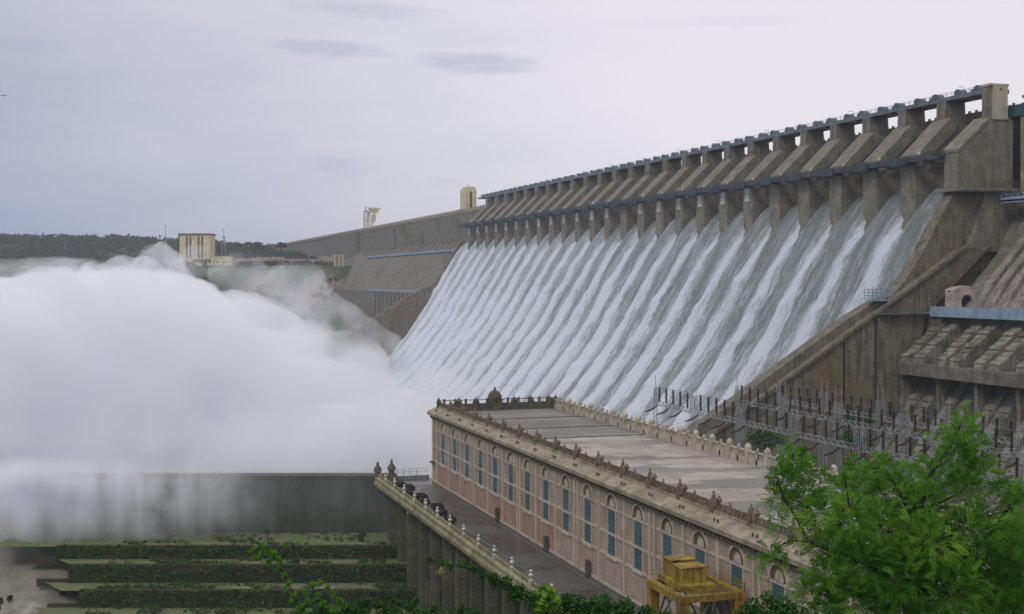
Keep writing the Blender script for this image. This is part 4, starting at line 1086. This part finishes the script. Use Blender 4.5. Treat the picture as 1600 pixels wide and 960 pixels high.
for i in range(1, 5):
    z1 = levels[i-1][0]; c0 = levels[i][1]; c1_ = levels[i-1][1]
    for k in range(900):
        cx = rng.uniform(-88, 20); cy = c0 + 1.6 + rng.random()**2*(c1_-c0-2.5)
        if mn.noise(Vector((cx*.09, cy*.2, i*3))) < .02: continue
        r = rng.uniform(.2, .7) if rng.random() < .85 else rng.uniform(.8, 1.5); P.append(ball(C(cx, cy, z1 + r*.5), (r, r, r*.7), 16, .3))
V, Q = quads(np.concatenate(P), .38, .6); q_ = npmesh('ground_cover', V, Q, M['leafg']); kind(q_, 'stuff', 'low ground cover plants in the beds along the terrace edges')
def small_tree(px, py, h, lab, fan=False):
    z = gz(py); p = PZ(px, py, z); cy = (p-CAM).dot(FW); H = h*cy/F
    t = empty('palm' if fan else 'garden_tree', p, lab, 'palm' if fan else 'tree')
    mb = MB(); mb.tube([p - Vector((0,0,.2)), p + Vector((.1,0,H*.5)), p + Vector((0,.1,H*.8))], [.28 if fan else .16,.22 if fan else .1,.14], 6); mb.build('trunk', M['bark'], t)
    P = []
    for i in range(16 if fan else 13):
        a = rng.uniform(0, 2*pi); L = H*rng.uniform(.35,.55) if fan else H*rng.uniform(.25,.42)
        q0 = np.array(p) + np.array([0,0,H*.78])
        for tt in np.linspace(.1, 1, 16): P.append(q0 + np.array([cos(a)*L*tt*.8, sin(a)*L*tt*.8, L*.55*sin(tt*2.4) - .25*L*tt*tt]) + rng.normal(size=3)*.08)
    V, Q = quads(np.array(P), .6, .3); npmesh('crown', V, Q, M['leafg'], t)
small_tree(268, 858, 22, 'stumpy fan palm standing at the foot of the river wall', True)
small_tree(312, 882, 24, 'little leafy tree leaning over the second terrace wall')
small_tree(280, 966, 30, 'small umbrella shaped tree standing before the lowest lawn')
small_tree(360, 912, 26, 'thin pale sapling standing on the lawn above the third wall')
small_tree(68+350, 846, 18, 'bare thin sapling on the far terrace by the river wall')

# ------------------------------------------------------------------ switchyard behind the powerhouse
yard_z = -50
def lattice(mb, p, h, w, n, t=.13, top=.35):
    c = [Vector((i*w/2, j*w/2, 0)) for i, j in ((-1,-1),(1,-1),(1,1),(-1,1))]
    lv = [(p + Vector((0,0,h*k/n)), 1 - (1-top)*k/n) for k in range(n+1)]
    for k in range(n):
        (a, sa), (b, sb) = lv[k], lv[k+1]
        for q in range(4):
            mb.bar(a + c[q]*sa, b + c[q]*sb, t)
        if q % 2 == k % 2: mb.bar(a + c[q]*sa, b + c[(q+1)%4]*sb, t*.7)
        if q == 0: mb.bar(b + c[q]*sb, b + c[(q+1)%4]*sb, t*.7)
def gantry(s0, L, d, H, lab):
    t = empty('switchyard_gantry', W(d, s0 - L/2, yard_z), lab, 'gantry', 'lattice steel gantries of the switchyard')
    for s in (s0, s0 - L):
        mb = MB(); lattice(mb, W(d, s, yard_z), H + 3.6, 1.5, 8, .09, .3); mb.bar(W(d, s, yard_z+H+3.6), W(d, s, yard_z+H+6.2), .09)
        mb.build('tower', M['galv'], t)
    mb = MB(); n = 9
    for o_ in ((-.5,0),(.5,0),(0,.8)):
        mb.bar(W(d+o_[0], s0, yard_z+H+o_[1]), W(d+o_[0], s0-L, yard_z+H+o_[1]), .1)
    for k in range(n):
        a, b = s0 - L*k/n, s0 - L*(k+1)/n
        mb.bar(W(d-.5,a,yard_z+H), W(d+.5,b,yard_z+H), .09); mb.bar(W(d-.5,a,yard_z+H), W(d,b,yard_z+H+.8), .09); mb.bar(W(d+.5,b,yard_z+H), W(d,a,yard_z+H+.8), .09)
    mb.build('beam', M['galv'], t)
    f = MB(); pr = []
    for i in range(9): pr += [(.12, i*.33), (.30, i*.33+.08), (.30, i*.33+.18), (.12, i*.33+.26)]
    f.lathe(W(d, s0-2, yard_z+H+.85), pr, 7); i0 = f.build('insulator', M['insul'], t)
    ks = [2, 5.4, 8.8, 12.2, 15.6]
    for k in ks[1:]: copy_part(i0, t, (0, -(k-2), 0))
    f = MB(); f.tube([W(d, s0-1, yard_z+H-.1), W(d+1.6, s0-1.3, yard_z+H-1.0), W(d+3.2, s0-1.6, yard_z+H-1.3)], [.13,.2,.13], 6)
    j0 = f.build('strain_insulator', M['insul'], t)
    for k in (6, 12): copy_part(j0, t, (0, -k, 0))
    f = MB()
    f.bar(W(d, s0-1, yard_z+H+3.85), W(d, s0-L+1, yard_z+H+3.85), .05)
    for k in ks: f.bar(W(d, s0-k, yard_z+H+3.8), W(d-3, s0-k, yard_z+H+1.5), .05); f.bar(W(d+3.2, s0-k, yard_z+H-1.3), W(d+8, s0-k, yard_z+H-2.2), .05)
    f.build('busbar', M['steel'], t)
    return t
names = {98: 'row nearest the powerhouse roof', 86: 'middle row behind the powerhouse', 72: 'back row against the dam face'}
ordn = ['leftmost', 'second from left', 'third from left', 'fourth from left', 'fifth from left', 'rightmost']
for d, sst, cnt, H in ((98,-30,6,23.2),(86,-44,5,24.4),(72,-36,4,23.6)):
    for k in range(cnt):
        gantry(sst - 19.5*k, 17.6, d, H, '%s lattice gantry with black insulators in the %s' % (ordn[k], names[d]))
for (px, py, d, sz, lab) in ((1195, 700, 94, (5,4,3.6), 'dark shrub behind the powerhouse parapet, left of the gantries'), (1345, 668, 66, (4.5,4,4), 'dark shrub between the gantries below the twin buttress'), (1330, 705, 88, (4,4,3), 'low dark shrub under the front gantries')):
    s_ = (lambda a: a)(0)
    a = (px-800)/F; # intersect with plane d
    # point CAM + t*(RT*a + FW), with -x = d
    dirv = RT*a + FW; tt = (-d + D0)/dirv.x; p = CAM + dirv*tt; p.z = (436-py)/F*tt
    t = empty('shrub', p, lab, 'shrub')
    bush_mesh('foliage', (p.x, p.y, p.z+sz[2]*.4), sz, 900, .6, M['leafd'], t, 9)
    mb = MB(); mb.tube([Vector((p.x,p.y,-50)), p + Vector((0,0,1))], [.4,.15], 6); mb.build('stem', M['bark'], t)

# ------------------------------------------------------------------ left bank: buildings, masts, trees
def cblock(mb, x0, x1, y0, y1, cy, dep): # block whose front fills this image rectangle at that distance
    a = (x0-800)/F*cy; b = (x1-800)/F*cy; cbox(mb, a, b, cy, cy+dep, (436-y1)/F*cy, (436-y0)/F*cy)
ob = empty('office_block', PX(304, 420, 1240), 'tall cream office block with four dark window strips on the far left bank', 'building')
mb = MB(); cblock(mb, 280.5, 328, 367, 424, 1240, 22); mb.build('wall', M['cream'], ob)
mb = MB(); cblock(mb, 278.5, 328.8, 365, 367.2, 1239.2, 24); mb.build('roof', M['niche'], ob)
f0 = None
for x in (291.8, 297.4, 310.2, 315.8):
    f = MB(); cblock(f, x-1.5, x+1.5, 369.5, 403, 1239.85, .1); q = f.build('window', M['dark'], ob)
    f = MB(); 
    for k in range(8): cblock(f, x-1.5, x+1.5, 371.8+k*4, 372.6+k*4, 1239.7, .12)
    f.build('sill', M['band'], q)
mb = MB(); cblock(mb, 300, 328, 405.5, 407, 1238.6, .8); cblock(mb, 301, 328, 408.5, 409.6, 1239.6, .3); mb.build('ledge', M['niche'], ob)
mb = MB(); cblock(mb, 278.5, 280.6, 366, 392, 1240, 22); mb.build('side_wing', M['dark'], ob)
an = empty('annex', PX(344, 420, 1235), 'low cream annex building with small square windows beside the office block', 'building')
mb = MB(); cblock(mb, 329.5, 360, 401, 420, 1236, 14); cblock(mb, 329, 347, 400.2, 401, 1235.5, 15); mb.build('wall', M['cream'], an)
f = MB(); cblock(f, 332, 335.5, 409, 411, 1235.8, .15); w_ = f.build('window', M['dark'], an)
for dx in (6.6, 16, 22): copy_part(w_, an, RT*(dx/F*1236))
f = MB(); cblock(f, 357, 359, 414, 419, 1235.8, .15); f.build('door', M['dark'], an)
for (px, y0, y1, w, lab, cy) in ((349.5, 357, 402, 4.4, 'slender lattice mast behind the annex on the far bank', 1260), (258.5, 352, 420, 3.0, 'faint thin mast rising from the spray left of the office block', 1420), (101, 378, 412, 4, 'lattice pylon before the dark wood at the far left', 1500), (105, 388, 412, 3, 'shorter pylon right of the taller one at the far left', 1500)):
    p = PX(px, y1, cy); t = empty('mast', p, lab, 'mast')
    mb = MB(); h = (y1-y0)/F*cy; lattice(mb, p, h*.72, w*.9, 9, .42, .25); mb.bar(p + Vector((0,0,h*.7)), p + Vector((0,0,h)), .5); mb.build('lattice', M['galv'], t)
    mb = MB(); mb.box((p.x-1.6, p.y-1.6, p.z+h*.7), (p.x+1.6, p.y+1.6, p.z+h*.73)); mb.build('platform', M['galv'], t)
bw = MB()
for x0, x1, y0, y1, c in ((362,400,404,416,1215),(400,444,402,414,1200),(444,498,405,411,1190),(498,520,400,408,1185)): cblock(bw, x0, x1, y0, y1+6, c, 5)
tag(bw.build('bank_wall', mat('pinkish_bank_wall', (.42, .34, .29), var=.4, streak=.3), None), 'long low pinkish wall along the top of the far bank', 'wall')
ot = empty('outlet_tower', PX(530, 425, 1140), 'pale ribbed outlet towers standing beside the end of the far dam', 'tower')
for x in (524, 531, 537):
    mb = MB(); p = PX(x, 440, 1140); q = PX(x, 398, 1140); mb.tube([p, q], 1.9, 12); mb.build('shaft', M['lightcon'], ot)
hut = empty('hut', PX(556/4+.5, 396, 1600), 'tiny white hut among the trees at the far left', 'hut')
mb = MB(); cblock(mb, 136, 144, 393.5, 397, 1600, 6); mb.build('wall', M['white'], hut)
mb = MB(); cblock(mb, 135.5, 144.5, 392, 393.5, 1599, 8); mb.build('roof', M['band'], hut)
# distant wood
P = []
for i in range(2600):
    cx = rng.uniform(-900, -60); cy = rng.uniform(1330, 1850)
    if mn.noise(Vector((cx*.012, cy*.012, 5))) < -.25: continue
    p = C(cx, cy); z = ground_z(p.x, p.y); r = rng.uniform(4, 8.5)
    if -250 < cx < -60 and cy < 1400: r *= .7
    P.append(ball((p.x, p.y, z + r*.7), (r, r, r*.85), 34, .6))
V, Q = quads(np.concatenate(P), 3.6, .8); wd = npmesh('distant_woodland', V, Q, M['leaffar']); kind(wd, 'stuff', 'dark green woodland along the skyline of the far bank')
P = []
for i in range(900):
    cx = rng.uniform(-330, -150); cy = rng.uniform(1055, 1175)
    if mn.noise(Vector((cx*.02, cy*.02, 15))) < .05: continue
    p = C(cx, cy); z = ground_z(p.x, p.y); r = rng.uniform(1.5, 3.6); P.append(ball((p.x, p.y, z + r*.5), r, 26, .5))
V, Q = quads(np.concatenate(P), 2.0, .8); wd = npmesh('bank_scrub', V, Q, M['leaffar']); kind(wd, 'stuff', 'dark scrub covering the slope of the far bank')
for (px, py, r, cy, lab) in ((302,428,9,1190,'large dark tree standing below the left corner of the office block'),(292,418,6,1195,'dark tree half hidden by spray left of the office block'),(378,420,6,1180,'bushy tree below the pinkish wall right of the annex'),(384,455,11,1130,'tall dark clump on the bank slope below the annex'),(345,424,8,1190,'wide bush below the annex'),(460,440,12,1100,'dark tree behind the drifting mist below the bank wall'),(440,384,6,1330,'round tree on the skyline left of the dam crest'),(400,385,8,1360,'broad tree on the skyline between mast and dam crest'),(372,384,5,1350,'small round tree on the skyline right of the mast'),(500,455,8,1120,'dark bushy tree beside the outlet towers')):
    p = PX(px, py, cy); t = empty('tree', p, lab, 'tree', 'trees on the far bank')
    bush_mesh('crown', p, (r, r, r*.8), 900, 1.8, M['leaffar'], t, 10, .8)
    mb = MB(); mb.tube([Vector((p.x, p.y, min(ground_z(p.x, p.y)-.5, p.z-r))), p], [.7,.3], 6); mb.build('trunk', M['bark'], t)

# ------------------------------------------------------------------ near vegetation on the viewer's slope
def fronds(cen, dirs, L, pairs=9, lf=.075, wd=.028):
    n = len(cen); d = dirs / np.linalg.norm(dirs, axis=1)[:,None]
    side = np.cross(d, np.array([0,0,1.0]) + rng.normal(size=(n,3))*.35); side /= np.linalg.norm(side, axis=1)[:,None]
    up_ = np.cross(side, d); LL = L * rng.uniform(.6, 1.2, n); Vs = []
    for k in range(pairs):
        t = (k + 1)/pairs
        base = cen + d*(LL*t)[:,None] - np.array([0,0,1])*(LL*.35*t*t)[:,None]
        for sg in (-1, 1):
            e = side*sg + d*.45 + up_*rng.uniform(-.25,.15,(n,1)); e /= np.linalg.norm(e, axis=1)[:,None]
            ll = lf * (1 - .45*abs(t-.5)) * rng.uniform(.8,1.2,(n,1)); w = d*wd*.5
            Vs.append(np.stack([base, base + e*ll*.5 + w, base + e*ll, base + e*ll*.5 - w], 1))
    V = np.stack(Vs, 1).reshape(-1, 3)
    return V, np.arange(len(V)).reshape(-1, 4)
def blobs_px(lst, cy, dens, jit=3.0):
    """points spread through foliage clumps given as image discs, each at its own distance"""
    P, Dn = [], []
    for (px, py, r, *cc) in lst:
        c0 = cy + (cc[0] if cc else 0); c = PX(px, py, c0); rr = r*c0/F; n = int(dens*r*r)
        p = rng.normal(size=(n,3)); p /= np.linalg.norm(p, axis=1)[:,None]; rad = rng.random((n,1))**.45
        q = p*rad*rr; P.append(np.array(c) + q); Dn.append(p + np.array([0,0,.35]) + rng.normal(size=(n,3))*.5)
    return np.concatenate(P), np.concatenate(Dn)
tr = empty('acacia_tree', C(10, 33, -22), 'bright green feathery tree in the foreground hiding the near end of the powerhouse', 'tree')
CR = [(1505,668,26,0),(1482,682,24,1),(1520,700,24,0),(1495,715,34,0),(1460,740,32,1),(1530,745,30,0),(1500,770,38,0),(1425,752,30,2),(1440,790,40,0),(1390,770,32,1),(1355,752,30,2),(1335,735,18,2),(1310,765,28,1),(1375,735,22,1),
      (1280,800,30,0),(1330,810,38,-1),(1380,830,46,0),(1450,850,52,-1),(1520,830,44,0),(1570,850,40,1),(1590,790,30,0),(1575,765,18,0),(1598,830,30,-1),(1300,855,34,0),(1345,880,44,-1),(1410,900,56,-1),(1480,920,60,-1),(1550,920,56,0),(1600,900,50,0),(1600,960,50,0),
      (1240,722,22,1),(1225,748,22,1),(1260,735,16,1),(1215,775,18,1),(1240,790,20,1),(1265,770,14,1),(1220,810,18,0),(1255,825,16,0),(1205,868,20,0),(1190,880,14,0),(1228,860,12,0),(1290,900,30,-1),(1330,940,50,-1),(1262,925,22,-1),(1400,960,50,-1),(1300,960,40,-1),(1232,690,10,1),(1280,750,14,1),
      (1420,830,40,2),(1480,880,50,3),(1380,880,44,3),(1540,880,50,3)]
pc, dc = blobs_px([(a, b, r*.88, *c) for a, b, r, *c in CR], 31, .13)
V, Q = fronds(pc, dc, .40, 10, .085, .036); npmesh('crown', V, Q, M['leaf'], tr)
pc, dc = blobs_px([(a,b,r*.85,*c) for a,b,r,*c in CR[8:36]], 33.4, .13)
V, Q = fronds(pc, dc, .34, 8, .11, .045); npmesh('inner_shade_foliage', V, Q, M['leafd'], tr)  # darker leaf colour puts shade into the inside of the crown
mb = MB()
def br(pts, r0, r1, cy=31.5):
    P = [PX(a, b, cy + (c[0] if c else 0)) for a, b, *c in pts]; mb.tube(P, list(np.linspace(r0, r1, len(P))), 6)
mb.tube([C(9.5, 33, -24), PX(1420, 1100, 32.5), PX(1425, 1000, 32), PX(1432, 930, 31.7)], [.26,.2,.17,.14], 8)
br([(1432,930),(1400,890),(1350,870),(1300,860),(1262,846),(1245,810),(1225,780),(1213,745)], .10, .018, 31.5)
br([(1262,846),(1235,845),(1215,855),(1200,880)], .03, .01)
br([(1432,930),(1445,850),(1440,790),(1455,740),(1490,690),(1505,655)], .10, .012)
br([(1445,850),(1420,800),(1400,760),(1385,735)], .05, .012); br([(1432,930),(1500,880),(1550,830),(1585,780),(1590,760)], .08, .012)
br([(1440,800),(1500,770),(1530,740),(1545,700)], .04, .01); br([(1350,870),(1330,810),(1322,760),(1320,735)], .04, .01); br([(1500,880),(1480,820),(1475,760)], .04, .01)
mb.build('trunk', M['bark'], tr, True)
# broad leaved bush along the bottom edge
def near_bush(name, lab, lst, cy, dens, leaf, asp, m, cat='bush', root=None, stems=()):
    c = PX(lst[0][0], 1000, cy); t = empty(name, Vector((c.x, c.y, ground_z(c.x, c.y))), lab, cat)
    pc, dc = blobs_px(lst, cy, dens); V, Q = quads(pc, leaf, asp, dc*.4); npmesh('foliage', V, Q, m, t)
    global mb
    mb = MB()
    if cat in ('bush', 'tree'): mb.tube([Vector((c.x, c.y, ground_z(c.x, c.y)-.3)), c, PX(lst[0][0], lst[0][1]+10, cy)], [.09,.05,.02], 6)
    elif stems: q = PX(stems[0][0][0], stems[0][0][1], cy); mb.tube([Vector((q.x+.3, q.y, ground_z(q.x, q.y)-.2)), q], [.04, .02], 5)
    else: mb.tube([PX(lst[0][0]-1, lst[0][1]-9, cy), PX(lst[0][0], lst[0][1], cy)], [.006, .004], 5)
    for a, b, *_ in (() if cat == 'vine' or cat == 'leaf' else lst): mb.tube([PX(a*.7 + lst[0][0]*.3, 990, cy), PX(a, b, cy)], [.02,.005], 5)
    for st in stems: mb.tube([PX(a, b, cy) for a, b in st], list(np.linspace(.02, .006, len(st))), 5)
    mb.build('stem', M['bark'], t); return t
near_bush('bush', 'pale green bush along the bottom edge left of the yellow crane', [(940,945,20),(900,948,20),(975,950,18),(1010,958,14),(870,955,20),(920,965,26),(960,970,22),(1040,966,14),(885,935,10),(1080,972,16)], 26, .9, .10, .55, M['leafd'])
near_bush('bush', 'bright broad leaved sprig right of the deck parapet at the bottom', [(853,928,13),(846,945,14),(865,940,10)], 24, .9, .16, .7, M['leaf'])
near_bush('bush', 'leafy bush at the bottom edge below the yellow crane', [(1180,960,26),(1220,950,22),(1150,970,18),(1200,935,12),(1240,965,26)], 27, .8, .10, .5, M['leafd'])
vine = near_bush('vine', 'upright climbing vine with small leaves rising over the garden terraces', [(400,858,6),(410,852,5),(418,862,6),(405,868,6),(396,872,4),(428,866,6),(436,874,5),(420,878,5),(440,884,5),(432,890,4),(444,898,4),(452,912,5),(446,920,4),(460,930,5),(455,940,5),(468,948,6),(478,925,6),(488,915,6),(500,912,5),(512,918,5),(520,928,5),(530,940,6),(538,948,5),(495,930,6),(482,940,7),(505,945,7),(520,952,7),(470,958,8),(446,852,3),(390,862,3)], 24, 1.3, .085, .5, M['leaf'],
      'vine', None, [[(478,980),(462,940),(447,905),(432,875),(412,852)], [(470,960),(490,925),(515,918)], [(438,880),(444,866),(447,848)], [(490,970),(515,940),(540,945)]])
near_bush('vine', 'thin leafy branch reaching left across the deck columns', [(672,875,6),(690,880,7),(705,884,7),(722,880,7),(738,890,8),(755,897,8),(772,905,10),(790,912,12),(810,925,14),(832,935,14),(800,935,10),(770,915,6)], 24, 1.1, .085, .5, M['leafd'],
      'vine', None, [[(860,960),(820,930),(780,908),(740,890),(700,882),(664,872)]])
near_bush('bush', 'dim green bush at the bottom edge below the deck columns', [(560,962,22),(610,964,22),(660,966,18),(520,968,20),(700,970,18),(740,965,14),(590,945,8),(620,940,7),(570,940,9),(640,948,8),(540,950,10),(680,950,7),(480,972,18),(605,930,4),(720,955,10),(650,940,6),(500,955,12)], 25, 1.1, .09, .5, M['leafd'])
near_bush('yellow_leaf', 'single yellowed leaf hanging below the thin branch', [(687,893,5),(691,899,4)], 23.8, .35, .13, .5, M['leafy'], 'leaf')

# ------------------------------------------------------------------ bird
bd = MB(); p = PX(5.5, 150, 380)
bd.add([p + RT*(-.5), p + Vector((0,0,.12)), p + RT*.5, p + Vector((0,0,-.1)), p + FW*.4, p - FW*.3], [(0,1,4),(1,2,4),(2,3,4),(3,0,4),(1,0,5),(2,1,5),(3,2,5),(0,3,5)])
w = Vector((0,0,.3))
bd.add([p + FW*.2, p - FW*.2, p + RT*(-1.1) + w*.8, p + RT*1.1 + w*.4, p + FW*.05 + RT*(-.5) + w, p + RT*.5 + w*.9], [(0,1,4),(1,2,4),(0,4,2),(1,0,5),(1,5,3),(0,3,5)])
tag(bd.build('bird', M['dark']), 'tiny dark bird flying high at the left edge of the sky', 'bird')

# ------------------------------------------------------------------ haze
HZ = 1
if HZ:
    mb = MB(); mb.box((-1500, -420, -80), (1300, 2300, 64)); hz = mb.build('haze', None)
    m = bpy.data.materials.new('haze'); m.use_nodes = True; nt = m.node_tree; nt.nodes.clear()
    o_ = N(nt, 'ShaderNodeOutputMaterial'); v = N(nt, 'ShaderNodeVolumePrincipled'); v.inputs['Color'].default_value = (.86, .9, 1, 1); v.inputs['Density'].default_value = .00012
    nt.links.new(v.outputs[0], o_.inputs['Volume']); hz.data.materials.clear(); hz.data.materials.append(m); kind(hz, 'stuff', 'thin pale haze over the river gorge')
